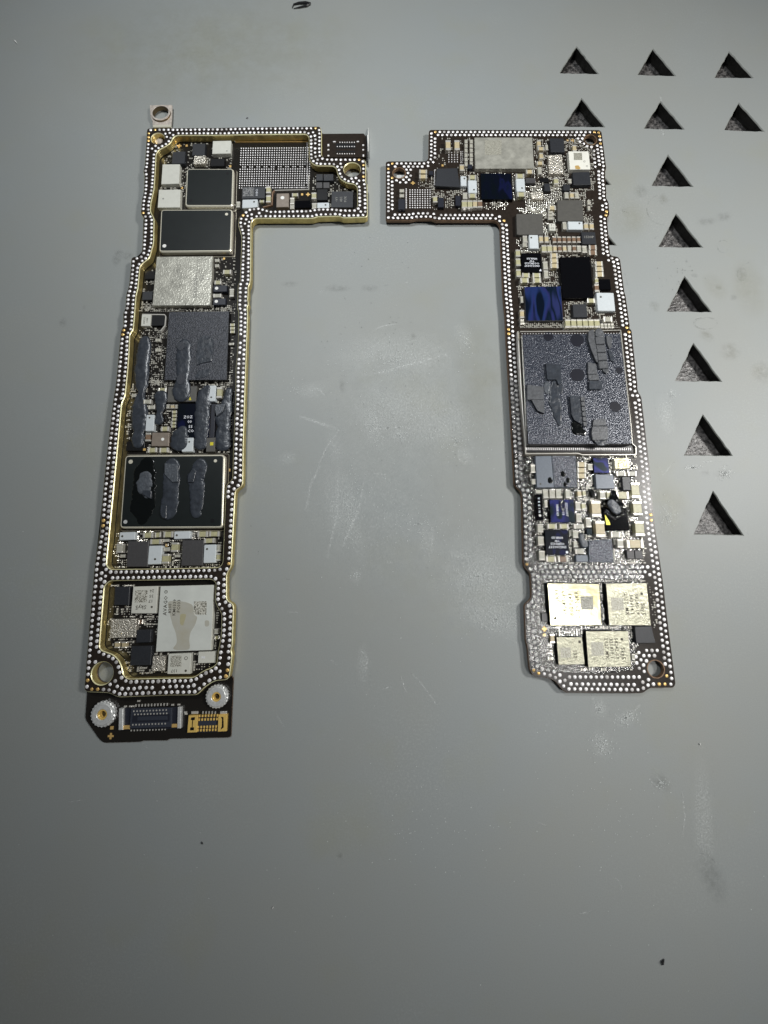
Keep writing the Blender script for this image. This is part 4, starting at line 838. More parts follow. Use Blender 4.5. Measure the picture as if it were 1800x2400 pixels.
# bent bracket with a ring, sticking out at the top left
bz1 = 0.05
br = curve_solid('bracket', rnd(ccw(P('A', [(282, 92), (572, 85), (566, 250), (556, 372), (318, 376), (318, 300), (288, 240)], bz1)), 0.012), [circle('A', 420, 185, 100, bz1)[0]], bz1 - .02, bz1, 0.003, ['bracket'] * 3, LB)
oc, iq, _ = circle('A', 422, 188, 124, bz1 + .02); ic = circle('A', 422, 188, 106, bz1 + .02)[0]
curve_solid('ring', oc, [ic], 0.012, bz1 + .022, 0.003, ['bracket', 'bronze_dark', 'bracket'], br)
solid('fold', P('A', [(320, 345), (552, 342), (552, 374), (320, 378)], bz1 + .03), bz1 - .03, bz1 + .03, 'rim', br, .006)
# screw stub seen inside the upper left hole
_, q, R = circle('A', 392, 545, 55, 0.05); v = [q + Vector((cos(2 * pi * i / 20), sin(2 * pi * i / 20))) * R for i in range(20)]
solid('hole_liner', v, 0.0, 0.05, 'bracket', LB, .01)
#RIGHT
# ================================================================== RIGHT BOARD
RT, RBt = 0.075, 0.032
RB = thing('circuit_board', 'right board without a frame, large chip with cracked grey putty in its middle', 'circuit board', (*W((1330, 960)), RBt))
r_out = PX(('H', (78, 500), (110, 486), (600, 486), (632, 450), (637, 95), (662, 78)), ('I', (1405, 80), (1440, 108), (1480, 430), (1500, 580), (1482, 620), (1486, 720), (1500, 890), (1495, 960), (1530, 1020), (1540, 1185), (1508, 1220), (1540, 1600)),
           ('J', (1355, 275), (1380, 300), (1448, 308), (1476, 345), (1525, 720), (1542, 780), (1590, 1130)), ('K', (1352, 95), (1376, 112), (1440, 700), (1442, 790), (1485, 850), (1580, 1659)), ('L', (1500, 400), (1540, 800), (1630, 1429)),
           ('M', (1500, 500), (1590, 1205), (1568, 1242), (1335, 1242), (1260, 1298), (490, 1290), (460, 1262), (385, 1172), (285, 1138), (172, 1130), (132, 1055), (112, 830), (95, 780), (82, 420), (100, 395), (150, 350), (140, 100), (90, 55)), ('L', (120, 1240), (105, 500), (85, 460), (25, 405), (5, 0)),
           ('K', (12, 700)), ('X', (1186, 790), (1184, 740), (1180, 700), (1178, 667), (1173, 560), (1172, 528), (1163, 517), (1020, 517), (1012, 513), (974, 513), (964, 516), (904, 516)))
ro = rnd(ccw([W(p, RT) for p in r_out]), 0.04)
rh = [circle('H', 250, 642, 80, RT), circle('I', 1294, 210, 76, RT), circle('M', 1390, 1055, 82, RT)]
curve_solid('board_plate', ro, [h[0] for h in rh], RBt, RT, 0.003, ['mask', 'copper_edge', 'copper_edge'], RB)
for h in rh:
    c, R = h[1], h[2]; a = [c + Vector((cos(2 * pi * i / 36), sin(2 * pi * i / 36))) * R * 1.10 for i in range(36)]; b = [c + Vector((cos(2 * pi * i / 36), sin(2 * pi * i / 36))) * (R * 0.97) for i in range(36)]
    curve_solid('eyelet', a, [b], RBt - .001, RT + .004, .002, ['copper_edge', 'copper_edge', 'bronze_dark'], RB)
# parts on the underside carry the board a little above the mat
for pts in ([(1215, 420), (1380, 420), (1385, 700), (1215, 700)], [(1235, 800), (1460, 800), (1480, 1100), (1240, 1100)], [(1270, 1300), (1500, 1300), (1520, 1540), (1290, 1540)], [(930, 410), (1120, 410), (1120, 490), (930, 490)]):
    solid('underside_shield', [W(p, RBt) for p in pts], 0.0, RBt - .0005, 'steel', RB, 0)
def board_pads():
    sa = seg_arrays(ro); G = Grid(.07); out = []; rings = [(h[1], h[2]) for h in rh]
    def ok(q, d, r): return inside(q, ro) and dist_poly(q, sa) > d and not any((q - c).length < R + .034 for c, R in rings) and not G.near(q, r)
    for off, r in ((0.040, .0655), (0.096, .0622)):
        for q in along(ro, off, .004):
            if ok(q, off * .96, r): G.add(q); out.append(q)
    for poly in ([('L', (215, 1275)), ('L', (1480, 1275)), ('L', (1500, 1400)), ('L', (215, 1400))], [('M', (470, 1125)), ('M', (1250, 1125)), ('M', (1330, 1200)), ('M', (1250, 1290)), ('M', (490, 1285))],
                 [('M', (1190, 900)), ('M', (1330, 860)), ('M', (1560, 860)), ('M', (1560, 1100)), ('M', (1290, 1190)), ('M', (1200, 1120))], [('H', (50, 500)), ('H', (420, 500)), ('H', (400, 770)), ('H', (50, 770))], [('I', (1130, 90)), ('I', (1440, 90)), ('I', (1440, 330)), ('I', (1340, 340)), ('I', (1130, 230))],
                 [('I', (1330, 300)), ('I', (1480, 300)), ('I', (1490, 900)), ('I', (1380, 900))]):
        pw = [W(px(*((a[0],) + a[1])), RT) for a in poly]; ys = [p.y for p in pw]; xs = [p.x for p in pw]; y = max(ys) - .012
        while y > min(ys):
            x = min(xs)
            while x < max(xs):
                q = Vector((x, y))
                if inside(q, pw) and ok(q, .038, .0622): G.add(q); out.append(q)
                x += .008
            y -= .012
    return out
rp = board_pads()
rg = [W(p, RT) for p in PX(('H', (702, 115), (148, 522), (135, 570), (137, 712), (1648, 1198)), ('I', (1340, 128), (1400, 130), (1400, 180), (1407, 245), (1497, 1147), (1485, 1192)), ('J', (165, 1183), (165, 1232), (1543, 1153), (1570, 1197)), ('L', (1512, 745), (1518, 800), (175, 1233)), ('M', (185, 1045), (200, 1100), (1452, 1195), (1520, 1145), (1510, 1200)))]
place_pads(RB, rp, RT, rg)
for h in rh: OCC['right'].append((h[1].x, h[1].y, h[2] + .02, h[2] + .02))
for q in rp: OCC['right'].append((q.x, q.y, .018, .018))
def RC(name, r, box, h, mat, smat=None, **k):
    o = chip(RB, 'right', RT, name, r, box, h, mat, smat or mat, **k)
    occ_rect('right', rect(r, *box, RT + h, 'right') if not isinstance(box[0], tuple) else P(r, box, RT + h)); return o
def rind(r, box, d, h=0.045):
    o = RC('inductor', r, box, h, 'inductor', rad=.012, bev=.006)
    if d: dot(o, r, d[0], d[1], 12 if len(d) < 3 else d[2], 'print_dark', RT + h)
o = RC('shielded_chip', 'X', ((1112, 322), (1247.6, 322), (1252, 394.5), (1114, 395)), .055, 'silver_label'); Z = RT + .055
solid('code_mark', P('H', [(1360, 215), (1580, 215), (1575, 400), (1362, 402)], Z), Z - .0005, Z + .001, 'code_dim', o, 0)
RC('chip', 'H', ((738, 580), (1005, 573), (1040, 822), (722, 805)), .045, 'chip')
rind('H', (1048, 677, 1125, 806), (1098, 710)); rind('H', (1146, 730, 1260, 896), (1222, 856)); rind('I', (329, 708, 445, 878), (407, 834)); rind('I', (1002, 1264, 1196, 1370), (1150, 1290)); rind('I', (499, 1438, 620, 1616), (526, 1476)); rind('J', (1202, 732, 1410, 948), (1247, 783, 12))
RC('bare_chip', 'X', (1127, 406, 1200, 467), .04, 'film_dark', 'mirror_black')
for b in ((635, 610, 692, 660), (1140, 525, 1200, 580), (240, 975, 325, 1110), (755, 955, 830, 1080), (982, 930, 1050, 1060)): RC('chip', 'H', b, .04, 'conn_black')
o = RC('chip', 'I', (772, 187, 955, 366), .05, 'chip')
RC('shielded_chip', 'I', ((745, 405), (925, 398), (945, 640), (760, 645)), .045, 'silver_rough')
o = RC('shielded_chip', 'I', ((1006, 356), (1270, 356), (1296, 590), (1026, 592)), .055, 'cream_white'); Z = RT + .055
solid('code_mark', P('I', [(1075, 378), (1182, 378), (1188, 470), (1080, 470)], Z), Z - .0005, Z + .001, 'code_dim', o, 0)
flat(o, 'stain', 'I', [(1090, 545), (1140, 540), (1165, 580), (1150, 590), (1100, 588)], Z, 'gold_pad', .01)
for X, Y in ((1215, 490), (1248, 550)): curve_solid('pin_mark', circle('I', X, Y, 14, Z)[0], [circle('I', X, Y, 9, Z)[0]], Z - .001, Z + .001, .0002, ['print_grey'] * 3, o)
RC('chip', 'I', ((1062, 628), (1282, 622), (1300, 788), (1072, 792)), .05, 'chip'); RC('chip', 'I', (456, 700, 580, 766), .04, 'chip_grey'); RC('chip', 'I', (695, 772, 772, 870), .04, 'chip'); RC('chip', 'I', (942, 786, 1030, 862), .04, 'chip')
RC('chip', 'I', (640, 700, 755, 752), .02, 'black')
o = RC('shielded_chip', 'I', (525, 886, 682, 975), .04, 'silver_rough'); strip(RB, 'red_mark', 'I', [(570, 988), (630, 988)], 8, RT, RT + .012, 'red')
RC('chip', 'I', ((862, 990), (1190, 988), (1205, 1256), (870, 1262)), .045, 'chip_taupe', bev=.003, rad=.02); RC('chip', 'I', ((332, 1168), (672, 1165), (688, 1436), (340, 1438)), .045, 'chip_taupe', bev=.003, rad=.02)
o = RC('chip', 'I', (1182, 1402, 1362, 1558), .055, 'chip'); text(o, 'I', 1272, 1470, 34, '1530P', 0, 'print_grey', RT + .055, 'right')
o = RC('shielded_chip', 'I', (758, 1290, 840, 1384), .045, 'cream'); text(o, 'I', 800, 1318, 26, '7 :', 0, 'print_dark', RT + .045, 'right'); text(o, 'I', 800, 1356, 26, 'C2', 0, 'print_dark', RT + .045, 'right')
def ti(r, box, lines, mat, rot, mk, zz=.05):
    o = RC('bare_chip', r, box, zz, mat, 'mirror_black')
    for X, Y, hh, s in lines: text(o, r, X, Y, hh, s, rot, 'print_white', RT + zz, 'right')
    if mk: dot(o, r, mk[0], mk[1], 14, 'print_white', RT + zz)
    return o
o = ti('J', (316, 267, 552, 494), [(435, 333, 24, 'HNKG3'), (435, 361, 22, 'TW'), (435, 388, 24, 'OOJM2023'), (437, 417, 24, 'SN5200337')], 'mirror_black', 180, None)
solid('pin_mark', P('J', [(538, 452), (550, 480), (520, 480)], RT + .05), RT + .0495, RT + .0515, 'print_white', o, 0)
RC('bare_chip', 'J', ((766, 314), (1120, 306), (1166, 795), (796, 797)), .05, 'mirror_black')
RC('bare_chip', 'J', ((346, 664), (776, 656), (804, 1064), (364, 1066)), .05, 'film_blue', 'chip_grey')
RC('chip', 'J', ((916, 868), (1080, 865), (1092, 1022), (925, 1025)), .05, 'chip'); RC('chip', 'J', (1232, 572, 1364, 694), .045, 'mirror_black')
# small ball grids
it = []
for i in range(9):
    for j in range(9):
        it.append((*domev(W(px('H', 392 + i * 32.5, 860 + j * 28.6), RT), .0105, RT, .007, 8), 0))
for i in range(4):
    for j in range(5): it.append((*domev(W(px('H', 895 + i * 37, 378 + j * 30), RT), .010, RT, .01, 6), 0))
for j in range(12):
    it.append((*domev(W(px('H', 343, 850 + j * 22), RT), .012, RT, .012, 6), 0)); it.append((*domev(W(px('H', 712, 605 + j * 17), RT), .010, RT, .01, 6), 0))
for j in range(7):
    for i in range(2): it.append((*domev(W(px('H', 1050 + i * 25, 365 + j * 24), RT), .008, RT, .01, 6), 0))
occ_rect('right', P('H', [(375, 845), (670, 845), (670, 1100), (375, 1100)], RT)); occ_rect('right', P('H', [(880, 365), (1020, 365), (1020, 510), (880, 510)], RT))
batch('solder_balls', it, ['solder'], RB, 'stuff')
# big processor stack
zs = 0.115
o = RC('processor', 'K', ((160, 160), (1252, 150), (1385, 1376), (226, 1380)), zs, 'soc', 'black', bev=.003); Z = RT + zs
for X, Y, R in ((450, 180, 55), (770, 222, 78), (775, 612, 78), (1195, 965, 62), (1240, 560, 40)):
    a, q, RR = circle('K', X, Y, R, Z, 26); pts = [q + (p - q) * (1 + .16 * mnoise.noise(Vector((p.x * 30, p.y * 30, X)))) for p in a]
    solid('dark_spot', pts, Z - .0005, Z + .0012, 'stain_spot', o, 0)
text(o, 'K', 560, 1212, 34, '2          MX', 0, 'print_dim', Z, 'right')
sub = solid('substrate', P('K', [(122, 120), (1262, 112), (1432, 1500), (196, 1498)], RT + .015), RT, RT + .015, ['mask', 'rim'], RB, .003)
it = []
for k in range(52):
    t = k / 51; it.append((*boxv(W(px('K', 212 + 1150 * t, 1430 + 4 * t), RT + .03), .0085, .018, RT + .012, RT + .032, 0, .004), 0))
for k in range(36):
    t = k / 35; it.append((*boxv(W(px('K', 160 + 1080 * t, 152 - 4 * t), Z), .006, .005, Z - .003, Z + .002, 0, .001), 0))
batch('side_contacts', it, ['solder'], RB, 'stuff')
solid('contact_bar', P('K', [(200, 1400), (1385, 1396), (1390, 1465), (208, 1468)], RT + .02), RT + .01, RT + .02, 'black', RB, .002)
for pl, wd in (([(112, 125), (150, 800), (202, 1475)], 16), ([(195, 1482), (780, 1480), (830, 1496), (1425, 1496)], 14), ([(1255, 110), (1330, 800), (1370, 1160), (1385, 1370), (1425, 1410), (1428, 1490)], 11), ([(140, 128), (880, 122), (1250, 112)], 12)):
    strip(RB, 'shield_trace', 'K', pl, wd * .6, RT, RT + .035, 'terminal')
occ_rect('right', P('K', [(100, 100), (1400, 100), (1430, 1500), (190, 1500)], RT))
zt = Z
chunks = [([(420, 480), (590, 500), (605, 700), (565, 722), (540, 662), (440, 662)], .028), ([(215, 715), (400, 740), (405, 885), (262, 885), (215, 885)], .020), ([(262, 885), (405, 888), (410, 1040), (330, 1005)], .028), ([(690, 838), (800, 842), (830, 1165), (740, 1112), (708, 1050)], .030),
    ([(890, 460), (985, 490), (1000, 600), (890, 602)], .022), ([(892, 604), (1010, 604), (1020, 668), (900, 668)], .018), ([(905, 672), (1055, 678), (1050, 770), (905, 772)], .024), ([(950, 1105), (1090, 1095), (1100, 1172), (945, 1178)], .020), ([(945, 1180), (1112, 1178), (1115, 1330), (945, 1335), (930, 1250)], .030), ([(955, 1336), (1110, 1334), (1085, 1395), (1000, 1392)], .020),
    ([(900, 120), (955, 100), (980, 240), (1005, 470), (985, 465), (925, 325), (892, 210)], .030), ([(1095, 170), (1160, 190), (1155, 300), (1128, 320), (1100, 250)], .018), ([(1110, 330), (1165, 350), (1185, 470), (1140, 450)], .012)]
for k, (pts, h) in enumerate(chunks): chunk(RB, 'putty_chunk', 'K', pts, zt, h, 'putty_chunk' if k % 3 else 'putty')
for k in range(4):                       # the jointed ridge
    y0 = 185 + k * 90; chunk(RB, 'putty_chunk', 'K', [(968 + k * 12, y0), (1075 + k * 12, y0 - 4), (1088 + k * 12, y0 + 82), (980 + k * 12, y0 + 84)], zt, .040 - .003 * k, 'putty_chunk', .008, .012)
for k in range(6): y0 = 850 + k * 56; chunk(RB, 'putty_chunk', 'K', [(806 + k * 6, y0), (856 + k * 5, y0), (860 + k * 5, y0 + 50), (812 + k * 6, y0 + 50)], zt, .022, 'putty_chunk', .006, .01)
for k, (sp, h, m) in enumerate([([(1020, 130, 50), (1025, 150, 55)], .045, 'putty_chunk'), ([(530, 700, 40), (522, 800, 52), (535, 920, 68), (555, 1040, 50), (580, 1150, 26)], .022, 'putty'), ([(440, 705, 30), (440, 750, 42), (440, 790, 32)], .02, 'putty_light'),
    ([(760, 1150, 44), (785, 1215, 66), (850, 1250, 34)], .030, 'putty_black'), ([(1085, 530, 40), (1095, 560, 34)], .035, 'putty_chunk'), ([(590, 740, 30), (585, 790, 30)], .012, 'putty')]):
    lump(RB, 'putty_chunk', 'K', sp, zt, h, m, seed=30 + k, rough=.6)
# lower half
RC('chip', 'L', ((252, 88), (425, 85), (455, 425), (268, 428)), .05, 'chip_steel'); RC('chip', 'L', ((428, 86), (690, 84), (705, 424), (458, 425)), .046, 'soc', 'chip_steel')
for X, Y, R in ((410, 345, 30), (550, 275, 26), (605, 345, 24), (575, 390, 20)): lump(RB, 'black_residue', 'L', [(X, Y - 8, R * .8), (X + 6, Y + 10, R)], RT + .048, .008, 'putty_black', seed=X)
dot(RB, 'L', 307, 388, 10, 'print_dark', RT + .05, name='pin_mark')
o = RC('bare_chip', 'L', (880, 106, 1046, 270), .05, 'film_mid', 'mirror_black')
o = RC('crystal', 'L', ((1100, 110), (1265, 104), (1275, 222), (1112, 228)), .045, 'gold_label', 'rim', bev=.008)
strip(o, 'engraving', 'L', [(1135, 140), (1235, 138), (1242, 195), (1205, 198), (1205, 160), (1150, 162), (1152, 200)], 5, RT + .044, RT + .047, 'print_dark')
RC('shielded_chip', 'L', ((900, 285), (1095, 285), (1110, 438), (912, 440)), .05, 'chip_steel', rad=.015); RC('chip', 'L', (1195, 310, 1285, 456), .05, 'chip')
o = RC('chip', 'L', ((262, 500), (325, 500), (338, 776), (276, 778)), .05, 'mirror_black')
for k, s in enumerate('ABDINO'): text(o, 'L', 290 + k * 2.2, 545 + k * 36, 22, s, 90, 'print_white', RT + .05, 'right')
dot(o, 'L', 302, 728, 14, 'white', RT + .05)
o = RC('bare_chip', 'L', ((403, 556), (665, 556), (683, 806), (418, 806)), .05, 'film_mid', 'mirror_black')
text(o, 'L', 490, 672, 24, 'HNKG3', -90, 'print_white', RT + .05, 'right'); text(o, 'L', 552, 690, 24, '2033', -90, 'print_white', RT + .05, 'right'); text(o, 'L', 590, 665, 24, 'S5200337', -90, 'print_white', RT + .05, 'right')
lump(RB, 'flux_blob', 'L', [(540, 590, 34), (548, 660, 30)], RT + .05, .008, 'flux_thick', seed=4)
o = ti('L', ((352, 886), (603, 886), (618, 1154), (368, 1156)), [(487, 968, 24, 'HNKG3'), (487, 1002, 22, 'TW'), (490, 1034, 24, '00JM2023'), (492, 1068, 26, 'SN5200337')], 'film_dark', 180, (594, 1126))
o = RC('bare_chip', 'L', ((992, 650), (1240, 645), (1272, 890), (1020, 892)), .045, 'mirror_black')
solid('yellow_mark', P('L', [(1003, 720), (1050, 790), (1062, 830), (1018, 830)], RT + .045), RT + .0445, RT + .0465, 'yellow', o, 0)
lump(RB, 'burnt_blob', 'L', [(1108, 470, 24), (1110, 560, 62), (1120, 610, 105), (1135, 670, 70)], RT + .05, .06, 'putty_black', seed=9, rough=.8)
lump(RB, 'burnt_blob', 'L', [(1095, 610, 60), (1130, 660, 55)], RT + .09, .03, 'putty_light', seed=12, rough=.8)
lump(RB, 'flux_blob', 'L', [(1040, 690, 36), (1110, 750, 44), (1190, 700, 30), (1215, 640, 26)], RT + .045, .03, 'flux_thick', seed=15, rough=.8)
lump(RB, 'flux_blob', 'L', [(865, 470, 30), (880, 500, 36)], RT + .03, .03, 'putty_black', seed=18)
RC('bare_chip', 'L', (806, 868, 868, 936), .035, 'film_mid', 'mirror_black')
RC('chip', 'L', ((832, 1000), (1080, 985), (1098, 1234), (834, 1232)), .04, 'soc', 'chip_steel')
RC('shielded_chip', 'L', (692, 1157, 822, 1230), .045, 'chip_steel', rad=.006); RC('chip', 'L', (1242, 1106, 1322, 1196), .045, 'chip_grey'); RC('chip', 'L', (1328, 1106, 1412, 1196), .045, 'chip_grey')
lump(RB, 'heat_putty', 'L', [(752, 945, 26), (765, 990, 38), (785, 1035, 48)], RT + .02, .06, 'putty_light', seed=20, rough=.1)
# four labelled modules
def module(box, zz, mat, lines, dt, code, rot, sm='olive_label'):
    o = RC('shielded_chip', 'M', box, zz, mat, 'black'); zt = RT + zz
    for X, Y, hh, s in lines: text(o, 'M', X, Y, hh, s, rot, 'print_dark', zt, 'right')
    if dt: dot(o, 'M', dt[0], dt[1], 13, 'print_dark', zt)
    solid('code_mark', P('M', code, zt), zt - .0005, zt + .001, 'code_patch' if mat == 'gold_label' else 'code_dim', o, 0)
    return o
module(((308, 197), (828, 205), (853, 620), (340, 622)), .06, 'gold_label', [(408, 322, 38, 'SKY5'), (478, 395, 40, '58241-19'), (545, 412, 40, 'B029243'), (610, 412, 40, '2029 NKR')], (390, 547), [(640, 330), (762, 328), (770, 460), (650, 462)], 90)
module(((892, 200), (1300, 197), (1345, 622), (927, 622)), .06, 'olive_label', [(1263, 460, 40, 'Sky5'), (1203, 408, 34, '58245-19'), (1150, 412, 34, '343614.1'), (1098, 408, 34, '2027  MX')], (1250, 305), [(942, 345), (1065, 343), (1078, 468), (952, 472)], -90)
module(((398, 735), (656, 735), (686, 1010), (420, 1015)), .055, 'olive_label', [(585, 905, 36, '132')], None, [(440, 840), (540, 838), (548, 940), (446, 944)], -90)
module(((692, 676), (1115, 675), (1150, 1034), (716, 1036)), .058, 'olive_label', [(1065, 900, 40, 'Sky5'), (1000, 850, 34, '58242-19'), (950, 850, 34, '335819.1'), (900, 850, 34, '2027 MX')], (1052, 758), [(745, 788), (865, 786), (876, 920), (752, 924)], -90)
solid('pin_mark', P('M', [(618, 770), (642, 770), (644, 798), (620, 798)], RT + .055), RT + .0545, RT + .0565, 'print_dark', RB, 0)
RC('chip', 'M', ((1182, 632), (1348, 628), (1390, 795), (1196, 798)), .055, 'chip'); RC('chip', 'M', (252, 495, 318, 585), .02, 'black')
for X, Y in ((280, 655),): cross(RB, 'M', X, Y, 24, RT + .002)
dot(RB, 'M', 280, 715, 13, 'gold_pad', RT + .002, name='test_point'); cross(RB, 'H', 430, 770, 26, RT + .002); cross(RB, 'I', 1065, 216, 24, RT + .002); dot(RB, 'I', 995, 216, 14, 'gold_pad', RT + .002, name='test_point')
solid('test_point', rect('H', 802, 527, 828, 552, RT + .003, 'right'), RT, RT + .003, 'gold_pad', RB, 0)
RCAPS = [('J', b, c) for b, c in [((330, 60, 382, 142), 'grey'), ((330, 146, 380, 192), 'grey'), ((523, 60, 568, 142), 'tan'), ((587, 60, 634, 142), 'tan'), ((552, 170, 610, 258), 'olive'), ((618, 170, 676, 256), 'olive'), ((968, 175, 1015, 250), 'grey'), ((1030, 178, 1084, 260), 'grey'), ((1112, 170, 1200, 224), 'brown'), ((1112, 230, 1200, 286), 'brown'),
    ((656, 266, 742, 318), 'tan'), ((656, 326, 746, 380), 'tan'), ((656, 386, 748, 440), 'tan'), ((1185, 362, 1272, 416), 'tan'), ((1187, 424, 1278, 479), 'tan'), ((1190, 487, 1284, 544), 'tan'), ((245, 225, 300, 306), 'olive'), ((248, 328, 302, 416), 'olive'), ((252, 455, 306, 546), 'olive'), ((568, 364, 624, 456), 'grey'), ((578, 468, 632, 560), 'grey'),
    ((323, 500, 412, 552), 'olive'), ((303, 558, 400, 614), 'olive'), ((448, 500, 540, 552), 'olive'), ((453, 558, 546, 614), 'olive'), ((1180, 560, 1220, 622), 'olive'), ((1176, 630, 1228, 716), 'brown'), ((1092, 800, 1184, 852), 'olive'), ((830, 1044, 890, 1142), 'olive'), ((898, 1044, 960, 1140), 'olive'), ((970, 1044, 1030, 1140), 'olive'), ((1038, 1044, 1098, 1140), 'olive'),
    ((1106, 1044, 1166, 1140), 'olive'), ((1174, 1044, 1238, 1140), 'olive'), ((1286, 1015, 1388, 1072), 'grey'), ((295, 935, 346, 1030), 'tan'), ((303, 775, 336, 850), 'grey'), ((300, 1045, 346, 1102), 'grey')]]
RCAPS += [('J', (682 + 57.2 * k, 70, 724 + 57.2 * k, 142), 'brown') for k in range(6)] + [('J', (688 + 57 * k, 175, 730 + 57 * k, 250), ('tan', 'brown', 'tan', 'grey', 'brown')[k]) for k in range(5)] + [('J', (1250 + 40 * k, 1095, 1282 + 40 * k, 1150), 'grey') for k in range(4)]
RCAPS += [('I', b, c) for b, c in [((602, 212, 654, 293), 'tan'), ((610, 298, 698, 342), 'tan'), ((632, 375, 682, 456), 'tan'), ((597, 485, 687, 530), 'tan'), ((612, 560, 662, 652), 'grey'), ((325, 645, 437, 702), 'olive'), ((343, 885, 452, 942), 'olive'), ((460, 593, 552, 645), 'tan'), ((1062, 272, 1113, 356), 'tan'), ((820, 700, 878, 782), 'olive'),
    ((1030, 885, 1080, 966), 'tan'), ((960, 885, 1012, 966), 'grey'), ((1092, 885, 1145, 966), 'grey'), ((750, 1060, 847, 1112), 'tan'), ((935, 1270, 985, 1366), 'grey'), ((1213, 1285, 1266, 1368), 'tan'), ((1285, 1285, 1338, 1368), 'tan'), ((748, 1128, 806, 1162), 'grey'), ((748, 1168, 806, 1202), 'grey'), ((748, 1208, 806, 1242), 'grey'), ((1005, 712, 1050, 770), 'grey'), ((710, 270, 745, 340), 'grey'), ((1255, 990, 1290, 1045), 'grey'), ((1258, 1065, 1292, 1120), 'grey')]]
RCAPS += [('H', b, c) for b, c in [((855, 210, 920, 336), 'tan'), ((970, 210, 1036, 336), 'tan'), ((512, 592, 614, 642), 'tan'), ((512, 655, 614, 706), 'tan'), ((1038, 525, 1092, 607), 'tan'), ((1153, 660, 1252, 716), 'olive'), ((1153, 903, 1252, 957), 'olive'), ((1077, 890, 1136, 972), 'grey'), ((1064, 990, 1132, 1092), 'olive'), ((1138, 990, 1202, 1092), 'olive'), ((1208, 990, 1266, 1086), 'tan'), ((1272, 990, 1330, 1084), 'brown'),
    ((690, 935, 747, 1017), 'olive'), ((258, 845, 316, 887), 'grey'), ((258, 910, 316, 952), 'grey')]]
RCAPS += [('H', (x, y, x + 40, y + 46), 'grey') for x in (1100, 1168) for y in (205, 262, 322, 382, 440, 498)]
RCAPS += [('L', b, c) for b, c in [((204, 175, 251, 266), 'grey'), ((213, 335, 256, 392), 'grey'), ((335, 445, 392, 542), 'grey'), ((405, 445, 466, 542), 'grey'), ((475, 445, 532, 542), 'grey'), ((258, 450, 326, 492), 'grey'), ((578, 450, 627, 542), 'grey'), ((708, 455, 752, 532), 'tan'), ((765, 455, 797, 522), 'olive'), ((950, 465, 1012, 552), 'grey'), ((1024, 465, 1080, 552), 'olive'), ((1125, 470, 1265, 550), 'olive'),
    ((1290, 370, 1380, 542), 'olive'), ((1308, 575, 1406, 727), 'olive'), ((1330, 785, 1432, 952), 'olive'), ((860, 565, 962, 742), 'tan'), ((903, 785, 1006, 962), 'tan'), ((685, 580, 742, 672), 'grey'), ((753, 590, 797, 667), 'olive'), ((694, 705, 752, 802), 'grey'), ((798, 750, 857, 857), 'grey'), ((275, 820, 337, 912), 'grey'), ((383, 820, 484, 872), 'olive'), ((517, 820, 612, 872), 'olive'), ((668, 820, 777, 872), 'grey'), ((280, 955, 346, 1052), 'grey'),
    ((293, 1110, 357, 1212), 'grey'), ((368, 1170, 477, 1232), 'olive'), ((498, 1170, 607, 1232), 'brown'), ((658, 890, 717, 972), 'grey'), ((664, 1005, 707, 1072), 'grey'), ((683, 1087, 777, 1145), 'grey'), ((1068, 905, 1172, 967), 'grey'), ((1138, 985, 1207, 1077), 'grey'), ((1240, 990, 1425, 1082), 'tan'), ((1128, 250, 1227, 302), 'grey'), ((1250, 250, 1347, 302), 'grey'), ((708, 150, 802, 207), 'tan'), ((708, 213, 802, 267), 'tan'), ((708, 273, 802, 327), 'tan'),
    ((820, 170, 872, 237), 'grey'), ((620, 890, 650, 950), 'grey'), ((1100, 985, 1128, 1045), 'grey'), ((350, 565, 385, 640), 'grey')]]
RCAPS += [('M', (340, 705, 384, 797), 'tan'), ('M', (1152, 905, 1186, 962), 'grey'), ('M', (845, 1042, 900, 1075), 'grey'), ('M', (725, 1040, 765, 1065), 'grey'), ('M', (315, 935, 365, 965), 'grey')]
for r, b, c in RCAPS: cap(RB, 'right', RT, r, b, c)
